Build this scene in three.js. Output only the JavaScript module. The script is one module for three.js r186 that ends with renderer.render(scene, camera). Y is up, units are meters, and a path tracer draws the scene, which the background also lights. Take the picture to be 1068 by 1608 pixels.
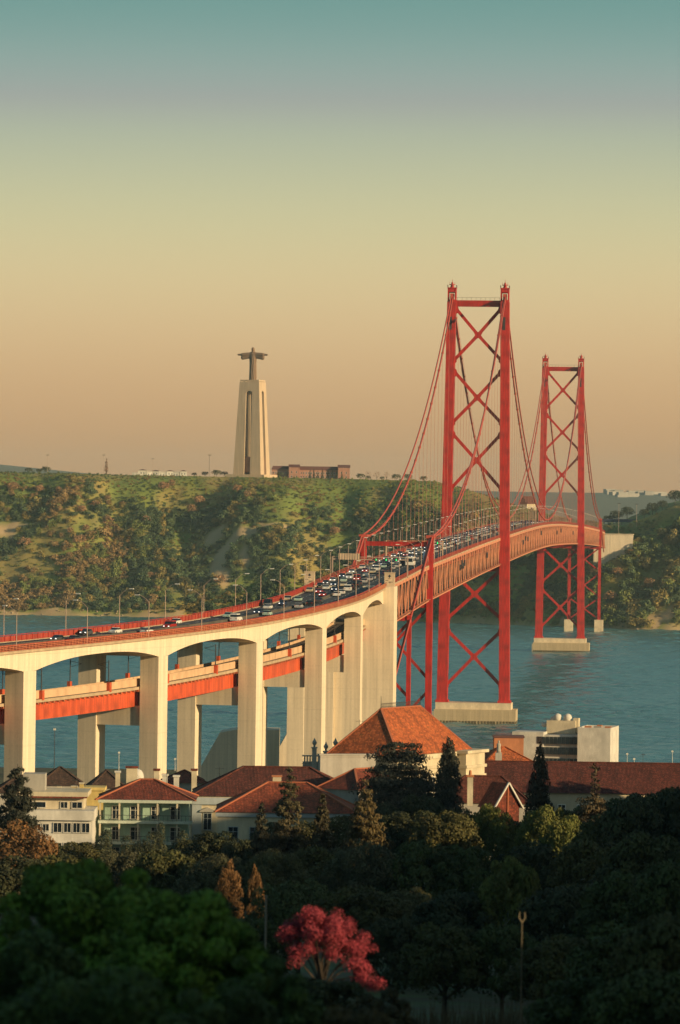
import * as THREE from 'three';
import { MarchingCubes } from 'three/addons/objects/MarchingCubes.js';
import { mergeGeometries } from 'three/addons/utils/BufferGeometryUtils.js';

// ------------------------------------------------------------------ camera, sky, sun, exposure
const scene = new THREE.Scene();
const FOCAL = 7654, EYE = 95;                       // long lens: focal length in photo pixels, eye height above the river
const camera = new THREE.PerspectiveCamera(2 * Math.atan(804 / FOCAL) * 180 / Math.PI, 1068 / 1608, 1, 60000);
camera.position.set(0, EYE, 0);
camera.rotation.set(-0.00253, 0, 0.0131);
camera.updateMatrixWorld();
camera.focus = 1900;
camera.userData.fStop = 1.2;
camera.filmGauge = 36;

const SUN_EL = 13 * Math.PI / 180, SUN_AZ = 31 * Math.PI / 180;
const sunDir = new THREE.Vector3(Math.cos(SUN_EL) * Math.cos(SUN_AZ), Math.sin(SUN_EL), Math.cos(SUN_EL) * Math.sin(SUN_AZ));
const sun = new THREE.DirectionalLight(new THREE.Color().setRGB(1.0, 0.72, 0.38), 5);
sun.position.copy(sunDir).multiplyScalar(3000).add(new THREE.Vector3(50, 0, -2000));
sun.target.position.set(50, 0, -2000);
sun.castShadow = true;
sun.shadow.mapSize.set(4096, 4096);
Object.assign(sun.shadow.camera, { left: -2600, right: 2600, top: 1500, bottom: -1500, near: 10, far: 7000 });
sun.shadow.radius = 1;
scene.add(sun, sun.target);

function lerp(a, b, t) { return a + (b - a) * t; }
function table(rows, x) {                           // piecewise linear look-up, rows = [x, value or array]
  if (x <= rows[0][0]) return rows[0][1];
  for (let i = 1; i < rows.length; i++) if (x <= rows[i][0]) {
    const t = (x - rows[i - 1][0]) / (rows[i][0] - rows[i - 1][0]), a = rows[i - 1][1], b = rows[i][1];
    return Array.isArray(a) ? a.map((v, k) => lerp(v, b[k], t)) : lerp(a, b, t);
  }
  return rows[rows.length - 1][1];
}
const SKY = [[-90, [.38, .23, .12]], [0, [.43, .228, .095]], [0.5, [.47, .265, .118]], [1.4, [.545, .345, .172]], [2.3, [.60, .45, .24]], [3.0, [.555, .485, .268]],
  [3.6, [.47, .468, .285]], [4.3, [.36, .396, .298]], [4.9, [.265, .333, .303]], [5.4, [.19, .312, .285]], [5.9, [.125, .264, .242]], [9, [.095, .212, .222]], [20, [.075, .158, .19]], [90, [.05, .097, .143]]];
{
  const W = 512, H = 2048, data = new Float32Array(W * H * 4);
  for (let j = 0; j < H; j++) {
    const el = (j + .5) / H * 180 - 90, c = [0, 1, 2].map(k => { let s = 0; for (let q = -3; q <= 3; q++) s += table(SKY, el > 0 ? Math.max(0, el + q * .17) : el)[k]; return s / 7; }), ce = Math.cos(el * Math.PI / 180), se = Math.sin(el * Math.PI / 180);
    for (let i = 0; i < W; i++) {
      const az = (i + .5) / W * 2 * Math.PI - Math.PI;                     // atan2(z, x)
      const dot = ce * Math.cos(az) * sunDir.x + se * sunDir.y + ce * Math.sin(az) * sunDir.z;
      const g = Math.exp(-(1 - dot) / .02) * 1.1 + Math.exp(-(1 - dot) / .12) * .22;   // glow of the air round the low sun
      const k = (j * W + i) * 4;
      data[k] = c[0] + g; data[k + 1] = c[1] + g * .68; data[k + 2] = c[2] + g * .36; data[k + 3] = 1;
    }
  }
  const t = new THREE.DataTexture(data, W, H, THREE.RGBAFormat, THREE.FloatType);
  t.mapping = THREE.EquirectangularReflectionMapping; t.magFilter = t.minFilter = THREE.LinearFilter; t.needsUpdate = true;
  scene.background = t; scene.environment = t;
}
scene.fog = new THREE.FogExp2(new THREE.Color().setRGB(.62, .86, 1.0), 0.00003);
const renderer = new THREE.WebGLRenderer({ antialias: true });
renderer.toneMapping = THREE.LinearToneMapping;
renderer.toneMappingExposure = 1.2;
renderer.shadowMap.enabled = true;

// ------------------------------------------------------------------ helpers
const V = (x, y, z) => new THREE.Vector3(x, y, z);
function rng(seed) { let a = seed >>> 0; return () => { a = a + 0x6D2B79F5 | 0; let t = Math.imul(a ^ a >>> 15, 1 | a); t = t + Math.imul(t ^ t >>> 7, 61 | t) ^ t; return ((t ^ t >>> 14) >>> 0) / 4294967296; }; }
const smooth = (a, b, x) => { const t = Math.min(1, Math.max(0, (x - a) / (b - a))); return t * t * (3 - 2 * t); };
const clamp = (x, a, b) => Math.min(b, Math.max(a, x));
function h2(x, y) { let n = Math.imul(x | 0, 374761393) + Math.imul(y | 0, 668265263) | 0; n = Math.imul(n ^ n >>> 13, 1274126177); return ((n ^ n >>> 16) >>> 0) / 4294967296; }
function vnoise(x, y) { const i = Math.floor(x), j = Math.floor(y), u = x - i, v = y - j, a = u * u * (3 - 2 * u), b = v * v * (3 - 2 * v); return lerp(lerp(h2(i, j), h2(i + 1, j), a), lerp(h2(i, j + 1), h2(i + 1, j + 1), a), b); }
function fbm(x, y, o = 4) { let s = 0, a = .5, t = 0; for (let k = 0; k < o; k++) { s += a * vnoise(x + k * 17.3, y - k * 9.1); t += a; a *= .5; x *= 2.03; y *= 2.03; } return s / t; }
// a point of the place: where the photo's pixel column and row lie at that distance in front of the eye
function at(px, py, d) {
  const v = V((px - 534) / FOCAL, -(py - 804) / FOCAL, -1).applyEuler(camera.rotation);
  return v.multiplyScalar(d / -v.z).add(camera.position);
}
const taken = {};
function numbered(n) { if (!(n in taken)) { taken[n] = 0; return n; } taken[n]++; return n + '_' + String(taken[n]).padStart(3, '0'); }
function shade(o) { o.traverse(m => { if (m.isMesh) { m.castShadow = m.receiveShadow = true; } }); return o; }
function tag(o, label, category, group, kind) { o.userData.label = label; if (category) o.userData.category = category; if (group) o.userData.group = group; if (kind) o.userData.kind = kind; return o; }
function thing(name, label, category, pos = [0, 0, 0], turn = 0, group) {
  const o = new THREE.Group(); o.name = numbered(name); o.position.set(...(pos.isVector3 ? pos.toArray() : pos)); o.rotation.y = turn; scene.add(o); return tag(o, label, category, group);
}
function sub(name, parent) { const g = new THREE.Group(); g.name = name; parent.add(g); return g; }
function mesh(name, geo, m, parent) { const o = new THREE.Mesh(geo, m); o.name = parent === scene || !parent ? numbered(name) : name; o.castShadow = o.receiveShadow = true; (parent || scene).add(o); return o; }
function dup(root, pos, turn, label, group) {
  const r = root.clone(); r.userData = { ...root.userData }; r.name = numbered(root.name.replace(/_\d{3}$/, '')); scene.add(r);
  if (pos) r.position.set(...(pos.isVector3 ? pos.toArray() : pos)); if (turn !== undefined) r.rotation.y = turn;
  if (label) r.userData.label = label; if (group) r.userData.group = group; return r;
}
// collects faces (with uv in metres) and builds one mesh
class MB {
  constructor() { this.p = []; this.n = []; this.t = []; this.i = []; this.c = null; }
  face(pts, uAxis) {
    const a = pts[0], n = V(0, 0, 0);
    for (let k = 1; k < pts.length - 1; k++) n.add(V().subVectors(pts[k], a).cross(V().subVectors(pts[k + 1], a)));
    n.normalize();
    let u = uAxis || (Math.abs(n.y) > .999 ? V(1, 0, 0) : V(n.z, 0, -n.x).normalize());
    const w = V().crossVectors(n, u), o = this.p.length / 3;
    for (const q of pts) { this.p.push(q.x, q.y, q.z); this.n.push(n.x, n.y, n.z); this.t.push(q.dot(u), q.dot(w)); }
    for (let k = 1; k < pts.length - 1; k++) this.i.push(o, o + k, o + k + 1);
    return this;
  }
  hexa(q) {                                          // bottom 0-3 anticlockwise from above, top 4-7
    const f = (a, b, c, d) => this.face([q[a], q[b], q[c], q[d]]);
    f(3, 2, 1, 0); f(4, 5, 6, 7); f(0, 1, 5, 4); f(1, 2, 6, 5); f(2, 3, 7, 6); f(3, 0, 4, 7); return this;
  }
  box(cx, cy, cz, sx, sy, sz, m) {
    const x = sx / 2, y = sy / 2, z = sz / 2, q = [[-x, -y, z], [x, -y, z], [x, -y, -z], [-x, -y, -z], [-x, y, z], [x, y, z], [x, y, -z], [-x, y, -z]].map(a => { const v = V(...a); if (m) v.applyMatrix4(m); return v.add(V(cx, cy, cz)); });
    return this.hexa(q);
  }
  // square-section bar from a to b; w across (perpendicular to 'up' and the bar), h along up
  beam(a, b, w, h, up = V(0, 1, 0), w2 = w, h2_ = h) {
    const d = V().subVectors(b, a).normalize(); let r = V().crossVectors(d, up); if (r.lengthSq() < 1e-6) r = V().crossVectors(d, V(1, 0, 0)); r.normalize(); const t = V().crossVectors(r, d);
    const c = (p, sw, sh, W, H) => p.clone().addScaledVector(r, sw * W / 2).addScaledVector(t, sh * H / 2);
    return this.hexa([c(a, -1, -1, w, h), c(a, 1, -1, w, h), c(b, 1, -1, w2, h2_), c(b, -1, -1, w2, h2_), c(a, -1, 1, w, h), c(a, 1, 1, w, h), c(b, 1, 1, w2, h2_), c(b, -1, 1, w2, h2_)]);
  }
  rod(a, b, r0, r1 = r0, n = 6, caps = true) {
    const d = V().subVectors(b, a).normalize(), u = Math.abs(d.y) < .9 ? V().crossVectors(d, V(0, 1, 0)).normalize() : V().crossVectors(d, V(1, 0, 0)).normalize(), w = V().crossVectors(d, u), o = this.p.length / 3, L = a.distanceTo(b);
    for (let k = 0; k <= n; k++) { const q = k / n * 2 * Math.PI, e = u.clone().multiplyScalar(Math.cos(q)).addScaledVector(w, Math.sin(q)); for (const [p, r, v] of [[a, r0, 0], [b, r1, L]]) { this.p.push(p.x + e.x * r, p.y + e.y * r, p.z + e.z * r); this.n.push(e.x, e.y, e.z); this.t.push(q * r0, v); } }
    for (let k = 0; k < n; k++) { const s = o + 2 * k; this.i.push(s, s + 2, s + 1, s + 1, s + 2, s + 3); }
    if (caps) for (const [p, r, sg] of [[a, r0, -1], [b, r1, 1]]) { if (r < 1e-4) continue; const pts = []; for (let k = 0; k < n; k++) { const q = sg * k / n * 2 * Math.PI; pts.push(p.clone().addScaledVector(u, Math.cos(q) * r).addScaledVector(w, Math.sin(q) * r)); } this.face(pts); }
    return this;
  }
  path(pts, r, n = 6) { for (let k = 1; k < pts.length; k++) this.rod(pts[k - 1], pts[k], r, r, n, k === 1 || k === pts.length - 1); return this; }
  prism(poly, z0, z1, m) {                           // poly: anticlockwise [x, y], extruded along z
    const f = (x, y, z) => { const v = V(x, y, z); return m ? v.applyMatrix4(m) : v; };
    this.face(poly.map(([x, y]) => f(x, y, z1))); this.face(poly.map(([x, y]) => f(x, y, z0)).reverse());
    poly.forEach(([x, y], k) => { const [X, Y] = poly[(k + 1) % poly.length]; this.face([f(x, y, z1), f(x, y, z0), f(X, Y, z0), f(X, Y, z1)]); }); return this;
  }
  geo() {
    const g = new THREE.BufferGeometry();
    g.setAttribute('position', new THREE.Float32BufferAttribute(this.p, 3)); g.setAttribute('normal', new THREE.Float32BufferAttribute(this.n, 3)); g.setAttribute('uv', new THREE.Float32BufferAttribute(this.t, 2));
    if (this.c) g.setAttribute('color', new THREE.Float32BufferAttribute(this.c, 3)); g.setIndex(this.i); return g;
  }
  build(name, m, parent) { return mesh(name, this.geo(), m, parent); }
}
function shapeGeo(pts, depth, holes = []) { const s = new THREE.Shape(pts.map(p => new THREE.Vector2(...p))); for (const h of holes) s.holes.push(new THREE.Path(h.map(p => new THREE.Vector2(...p)))); return new THREE.ExtrudeGeometry(s, { depth, bevelEnabled: false, curveSegments: 8 }); }

// ------------------------------------------------------------------ textures and materials
function tex(size, metres, f, srgb = true) {         // tileable: f(u, v, n) with n(fx, fy) a wrapping noise
  const d = new Uint8Array(size * size * 4);
  const n = (fx, fy, u, v, s = 0) => { const x = u * fx, y = v * fy, i = Math.floor(x), j = Math.floor(y), a = x - i, b = y - j, A = a * a * (3 - 2 * a), B = b * b * (3 - 2 * b), q = (p, r) => h2((p % fx + fx) % fx + s * 131, (r % fy + fy) % fy + s * 57); return lerp(lerp(q(i, j), q(i + 1, j), A), lerp(q(i, j + 1), q(i + 1, j + 1), A), B); };
  for (let y = 0; y < size; y++) for (let x = 0; x < size; x++) { const u = x / size, v = y / size, c = f(u, v, (fx, fy, s) => n(fx, fy, u, v, s)), k = (y * size + x) * 4; for (let q = 0; q < 3; q++) d[k + q] = clamp((Array.isArray(c) ? c[q] : c) * 255, 0, 255); d[k + 3] = 255; }
  const t = new THREE.DataTexture(d, size, size); t.wrapS = t.wrapT = THREE.RepeatWrapping; t.magFilter = THREE.LinearFilter; t.minFilter = THREE.LinearMipmapLinearFilter; if (srgb) t.colorSpace = THREE.SRGBColorSpace;
  t.repeat.set(1 / (Array.isArray(metres) ? metres[0] : metres), 1 / (Array.isArray(metres) ? metres[1] : metres)); t.needsUpdate = true; return t;
}
const T = {
  concrete: tex(512, [24, 40], (u, v, n) => { const stain = n(40, 3, 1) * .5 + n(90, 5, 2) * .3 + n(8, 8, 3) * .2, form = (u * 20 % 1) < .06 ? .965 : 1, lift = (v * 14 % 1) < .03 ? .95 : 1; return (.84 + .17 * stain + .04 * (n(128, 128, 4) - .5)) * form * lift; }),
  plaster: tex(256, 9, (u, v, n) => .82 + .12 * n(5, 5, 1) + .1 * n(30, 9, 2) * n(7, 4, 5) + .05 * (n(90, 90, 3) - .5)),
  steel: tex(256, 14, (u, v, n) => { const s = .72 + .18 * n(4, 6, 1) + .2 * n(34, 4, 2) - .08 * n(60, 60, 3); return [s, s * (.97 + .06 * n(6, 6, 4)), s * (.96 + .08 * n(9, 9, 5))]; }),
  asphalt: tex(256, 30, (u, v, n) => .72 + .2 * n(6, 6, 1) + .15 * n(40, 4, 2) + .12 * (n(110, 110, 3) - .5)),
  tile: tex(512, [6, 6], (u, v, n) => { const row = Math.floor(v * 20), col = Math.floor(u * 26 + (row % 2) * .5), r = h2(col, row), s = .72 + .34 * r * r + .2 * (n(5, 5, 1) - .5) - ((v * 20 % 1) < .16 ? .16 : 0) - ((u * 26 + (row % 2) * .5) % 1 < .14 ? .1 : 0), moss = Math.max(0, n(12, 12, 7) * .7 + n(40, 40, 8) * .5 - .78) * 2.2; return [s * (1 - moss * .35), s * (1 - moss * .18), s * (1 - moss * .2)]; }),
  tileBump: tex(512, [6, 6], (u, v, n) => { const row = Math.floor(v * 20), fu = (u * 26) % 1; return Math.abs(Math.sin(fu * Math.PI)) * .6 + (v * 20 % 1) * .3 + .1 * h2(row, Math.floor(u * 26)); }, false),
  bark: tex(128, 2, (u, v, n) => .6 + .4 * n(16, 4, 1) * n(30, 9, 2) + .2 * n(6, 3, 3)),
  ground: tex(512, 60, (u, v, n) => { const a = n(12, 12, 1) * .5 + n(40, 40, 2) * .3 + n(120, 120, 3) * .2; return [.55 + .4 * a, .6 + .35 * n(20, 20, 4), .5 + .3 * a]; }),
  grain: tex(128, .8, (u, v, n) => .85 + .15 * n(50, 50, 1) + .08 * n(9, 9, 2)),
};
function M(rgb, rough = .8, o = {}) { const { map, metal = 0, bump, bumpScale, vc, ...rest } = o; const m = new THREE.MeshStandardMaterial({ roughness: rough, metalness: metal }); m.color.setRGB(...rgb); if (map) m.map = map; if (bump) { m.bumpMap = bump; m.bumpScale = bumpScale || .03; } if (vc) m.vertexColors = true; Object.assign(m, rest); return m; }
const C = {
  red: M([.52, .020, .014], .55, { map: T.steel }), redTrussLit: M([.74, .30, .17], .6, { map: T.steel }), redDeck: M([.40, .055, .032], .6, { map: T.steel }), redRail: M([.62, .21, .10], .6, { map: T.steel }), orange: M([.66, .10, .03], .6, { map: T.steel }),  // truss red is made paler for its sunlit side
  cable: M([.42, .07, .045], .6), hanger: M([.44, .17, .12], .6), darkSteel: M([.035, .03, .035], .6),
  concrete: M([.79, .68, .51], .85, { map: T.concrete }), pierStone: M([.52, .42, .27], .9, { map: T.concrete }), pierCap: M([.74, .62, .44], .85, { map: T.plaster }), sand: M([.50, .38, .25], .9, { map: T.plaster }),
  asphalt: M([.050, .058, .075], .85, { map: T.asphalt }), lane: M([.7, .68, .62], .7), lampPole: M([.45, .33, .27], .5, { metal: .2 }), lampHead: M([.75, .75, .72], .35),
  railParapet: M([.66, .44, .27], .85, { map: T.plaster }), plaque: M([.70, .55, .38], .8, { map: T.plaster }), ink: M([.02, .02, .03], .7),
  rubber: M([.02, .02, .022], .8), glass: M([.012, .02, .03], .08), track: M([.10, .085, .07], .9, { map: T.asphalt }), iron: M([.03, .028, .028], .5),
};

// ------------------------------------------------------------------ ground, river, far bank
// north bank: height of the ground at x, distance d in front of the eye
const NORTH = [[-300, 97], [-20, 93.2], [6, 93], [20, 88], [60, 81], [110, 76], [160, 73.5], [240, 68.5], [330, 60], [450, 51], [600, 44], [700, 39], [860, 33], [960, 22], [1080, 9], [1200, 5], [1640, 3.5], [1652, -3], [1800, -6]];
function northH(x, d) {
  let h = table(NORTH, d) + (d > 15 && d < 1000 ? (fbm(x / 40 + 3, d / 40, 3) - .5) * 3 : 0);
  const c = d + .60 * x, sunNotch = 1 - .72 * Math.exp(-(((c - 241) / 9) ** 2)) - .6 * Math.exp(-(((c - 402) / 6) ** 2)) - .36 * Math.exp(-(((c - 660) / 13) ** 2));  // notches cut along the sun direction to light chosen trees
  h += (51.5 + 4 * smooth(600, 645, d)) * sunNotch * smooth(78 + Math.max(0, d - 350) * .06, 165 + Math.max(0, d - 350) * .06, x) * (1 - smooth(650, 712, d)) * (.9 + .25 * fbm(x / 60, d / 60, 3));   // unseen hill added on the sunny side to shade the foreground
  return h;
}
function sheet(xs, ds, f, color) {
  const p = [], t = [], c = [], idx = [], W = xs.length;
  for (const d of ds) for (const x of xs) { const y = f(x, d); p.push(x, y, -d); t.push(x, d); if (color) c.push(...color(x, d, y)); }
  for (let j = 0; j < ds.length - 1; j++) for (let i = 0; i < W - 1; i++) { const a = j * W + i; idx.push(a, a + 1, a + W + 1, a, a + W + 1, a + W); }
  const g = new THREE.BufferGeometry(); g.setAttribute('position', new THREE.Float32BufferAttribute(p, 3)); g.setAttribute('uv', new THREE.Float32BufferAttribute(t, 2)); if (color) g.setAttribute('color', new THREE.Float32BufferAttribute(c, 3)); g.setIndex(idx); g.computeVertexNormals(); return g;
}
const steps = (...r) => { const o = []; for (const [a, b, s] of r) for (let x = a; x < b - 1e-6; x += s) o.push(x); o.push(r[r.length - 1][1]); return o; };
tag(mesh('ground', sheet(steps([-3000, -300, 150], [-300, 300, 6], [300, 3000, 150]), steps([-400, 0, 20], [0, 40, 3], [40, 1000, 8], [1000, 1630, 15], [1630, 1660, 3], [1660, 1800, 20]), northH, (x, d) => { const k = fbm(x / 9, d / 9, 4), q = fbm(x / 30 + 9, d / 30, 3); return [.05 + .07 * k * q + .02, .06 + .05 * k, .03 + .02 * q]; }), M([1, 1, 1], .95, { map: T.ground, vc: true }), scene), 'dark wooded slope of the near river bank', null, null, 'structure');

// river: real waves where the lens sees them, flat with ripples beyond
{
  const r = rng(5), comps = [];
  for (let k = 0; k < 26; k++) { const L = 4.2 * Math.pow(1.1, k), a = (r() - .5) * 2.4 + 1.75, st = .055 * (L > 18 ? .4 : 1) * (.7 + .6 * r()); comps.push([Math.cos(a) * 2 * Math.PI / L, Math.sin(a) * 2 * Math.PI / L, r() * 6.28, st * L / (2 * Math.PI)]); }
  const wave = (x, d) => { const gust = .45 + 1.0 * fbm(x / 120 + 4, d / 170, 3); let y = 0; for (const [kx, kd, ph, A] of comps) y += A * Math.sin(kx * x + kd * d + ph); return y * gust; };
  const near = smoothEdge => (x, d) => wave(x, d) * smoothEdge(x, d);
  const edge = (x, d) => smooth(1650, 1700, d) * (1 - smooth(3880, 3940, d)) * smooth(-320, -306, x) * (1 - smooth(316, 330, x));
  const m = new THREE.MeshPhysicalMaterial({ roughness: .22, ior: 1.33, metalness: 0 }); m.color.setRGB(.065, .18, .205);
  const ripple = tex(256, 26, (u, v, n) => .5 * n(10, 8, 1) + .3 * n(24, 20, 2) + .2 * n(60, 50, 3), false); m.bumpMap = ripple; m.bumpScale = .22;
  tag(mesh('river', sheet(steps([-6000, -320, 473.33], [-320, 330, 2.5], [330, 6000, 472.5]), steps([1560, 1640, 40], [1640, 2500, 1.7], [2500, 3940, 2.6], [3940, 4000, 60]), near(edge), null), m, scene), 'teal river with small wind waves', null, null, 'structure');
}

// south bank: crest height and shore distance along x
const CREST = [[-6000, 116], [-300, 114], [-170, 113], [-70, 112.5], [10, 112], [78, 111], [100, 105], [118, 100], [139, 93], [165, 86], [200, 79], [222, 78], [238, 84], [262, 95], [310, 106], [420, 118], [900, 120], [6000, 110]];
const SHORE = [[-6000, 3990], [-700, 3920], [-300, 3872], [-60, 3850], [60, 3820], [130, 3760], [190, 3695], [230, 3672], [270, 3668], [420, 3650], [6000, 3560]];
function southH(x, d) {
  const s = table(SHORE, x) + (fbm(x / 35, 3.3, 3) - .5) * 14, H = table(CREST, x), q = d - s;
  if (q < 0) return Math.max(-8, q * .4);
  const wide = lerp(165, 120, smooth(120, 230, x)), gully = (fbm(x / 62 + 7, q / 260, 3) - .5) * 2;
  const t = clamp(q / wide + gully * .26 * smooth(0, .3, q / wide) * (1 - smooth(.75, 1.1, q / wide)), 0, 1);
  let h = 2.2 * smooth(0, 7, q) + (H - 2.2) * (t < .42 ? .48 * Math.pow(t / .42, 1.08) : t < .50 ? .48 + (t - .42) / .08 * .13 : .61 + .39 * (1 - Math.pow(1 - (t - .5) / .5, 1.35)));
  h += (fbm(x / 14, d / 14, 3) - .5) * 5 * smooth(.03, .2, t) * (1 - smooth(.8, .98, t)) + (fbm(x / 45, d / 45, 2) - .5) * 16 * smooth(.05, .3, t) * (1 - smooth(.8, 1, t));
  if (q > wide) {
    const far = lerp(62, 100, smooth(-100, -500, x));
    h = lerp(H, far, smooth(wide + 150, wide + 900, q)) + (fbm(x / 300, d / 300, 3) - .5) * 10 * smooth(wide + 60, wide + 500, q);
    h = lerp(h, 118 + 26 * (fbm(x / 1400 + 2, 7.7, 3) - .5) + 52 * smooth(-250, -900, x), smooth(8200, 11000, d));
  }
  return h;
}
function hitSouth(px, py) { for (let d = 3560; d < 13000; d += d < 4400 ? 3 : 30) { const p = at(px, py, d); if (p.y <= southH(p.x, d)) return V(p.x, southH(p.x, d), -d); } return null; }
// bare earth and rock showing through the scrub: where the photograph shows it (centre column, row, half width, half height)
const ROCKS = [[390, 838, 72, 6], [340, 842, 20, 9], [15, 836, 28, 9], [342, 888, 14, 22], [385, 882, 10, 16], [352, 915, 12, 10], [205, 935, 6, 4], [545, 970, 60, 7], [1035, 978, 36, 9], [900, 968, 30, 4], [50, 968, 60, 3], [240, 972, 60, 3]].map(([x, y, w, h]) => { const c = hitSouth(x, y), l = hitSouth(x, y - h) || c, b = hitSouth(x, y + h) || c; return c && { x: c.x, d: -c.z, rx: w * -c.z / FOCAL, d0: Math.min(-b.z, -l.z) - 2, d1: Math.max(-b.z, -l.z) + 2 }; }).filter(Boolean);
function rockAt(x, d) { let k = 0; for (const r of ROCKS) { const dc = (r.d0 + r.d1) / 2, rd = Math.max(5, (r.d1 - r.d0) / 2), q = Math.hypot((x - r.x) / r.rx, (d - dc) / rd) + (fbm(x / 7, d / 7, 3) - .5) * 1.1; k = Math.max(k, 1 - smooth(.7, 1.05, q)); } return k; }
{
  const color = (x, d, y) => {
    const s = table(SHORE, x), beach = 1 - smooth(1, 4, d - s + (fbm(x / 12, d / 12, 2) - .5) * 14), k = Math.max(rockAt(x, d), beach * .8), n = fbm(x / 10, d / 10, 4), o = smooth(.42, .68, fbm(x / 34 + 21, d / 30, 3)), g = [lerp(.10 + .10 * n, .20 + .16 * n, o), lerp(.15 + .09 * n, .17 + .11 * n, o), lerp(.04, .07, o)], r = [.34 + .16 * n, .25 + .12 * n, .14 + .07 * n];
    const g2 = d > 4400 ? [.10, .11, .07] : g; return g2.map((v, i) => lerp(v, r[i], k));
  };
  tag(mesh('far_bank', sheet(steps([-6000, -600, 270], [-600, -380, 20], [-380, 420, 3.2], [420, 600, 20], [600, 6000, 270]), steps([3480, 3620, 20], [3620, 4120, 3.6], [4120, 4400, 20], [4400, 14000, 240]), southH, color), M([1, 1, 1], .95, { vc: true }), scene), 'green scrub covered river cliff with pale earth patches and plateau on top', null, null, 'structure');
}

// ------------------------------------------------------------------ suspension bridge
const AXIS = 4.68 * Math.PI / 180, TOWER_X = 58.4, TOWER_D = 2097;
const spline = rows => s => { let i = 0; while (i < rows.length - 2 && s > rows[i + 1][0]) i++; const [x1, y1] = rows[i], [x2, y2] = rows[i + 1], sl = k => { const a = rows[Math.max(0, k - 1)], b = rows[Math.min(rows.length - 1, k + 1)]; return (b[1] - a[1]) / (b[0] - a[0]); }, L = x2 - x1, t = (s - x1) / L, m1 = sl(i) * L, m2 = sl(i + 1) * L; return (2 * t ** 3 - 3 * t * t + 1) * y1 + (t ** 3 - 2 * t * t + t) * m1 + (-2 * t ** 3 + 3 * t * t) * y2 + (t ** 3 - t * t) * m2; };
const deckH = spline([[-681, 69.5], [-582, 71.5], [-483, 73.5], [0, 79.4], [506, 83], [1013, 80.4], [1496, 75], [1600, 73], [1700, 71]]);
const bridge = thing('suspension_bridge', 'red steel suspension bridge with two tall braced towers crossing the river', 'bridge', [TOWER_X, 0, -TOWER_D], -AXIS);
const bp = (s, u, h) => V(u, h, -s);                                        // along, across, height
function onBridge(s, u, h) { return bp(s, u, h).applyAxisAngle(V(0, 1, 0), -AXIS).add(V(TOWER_X, 0, -TOWER_D)); }
const HALF = 10.6;

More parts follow.
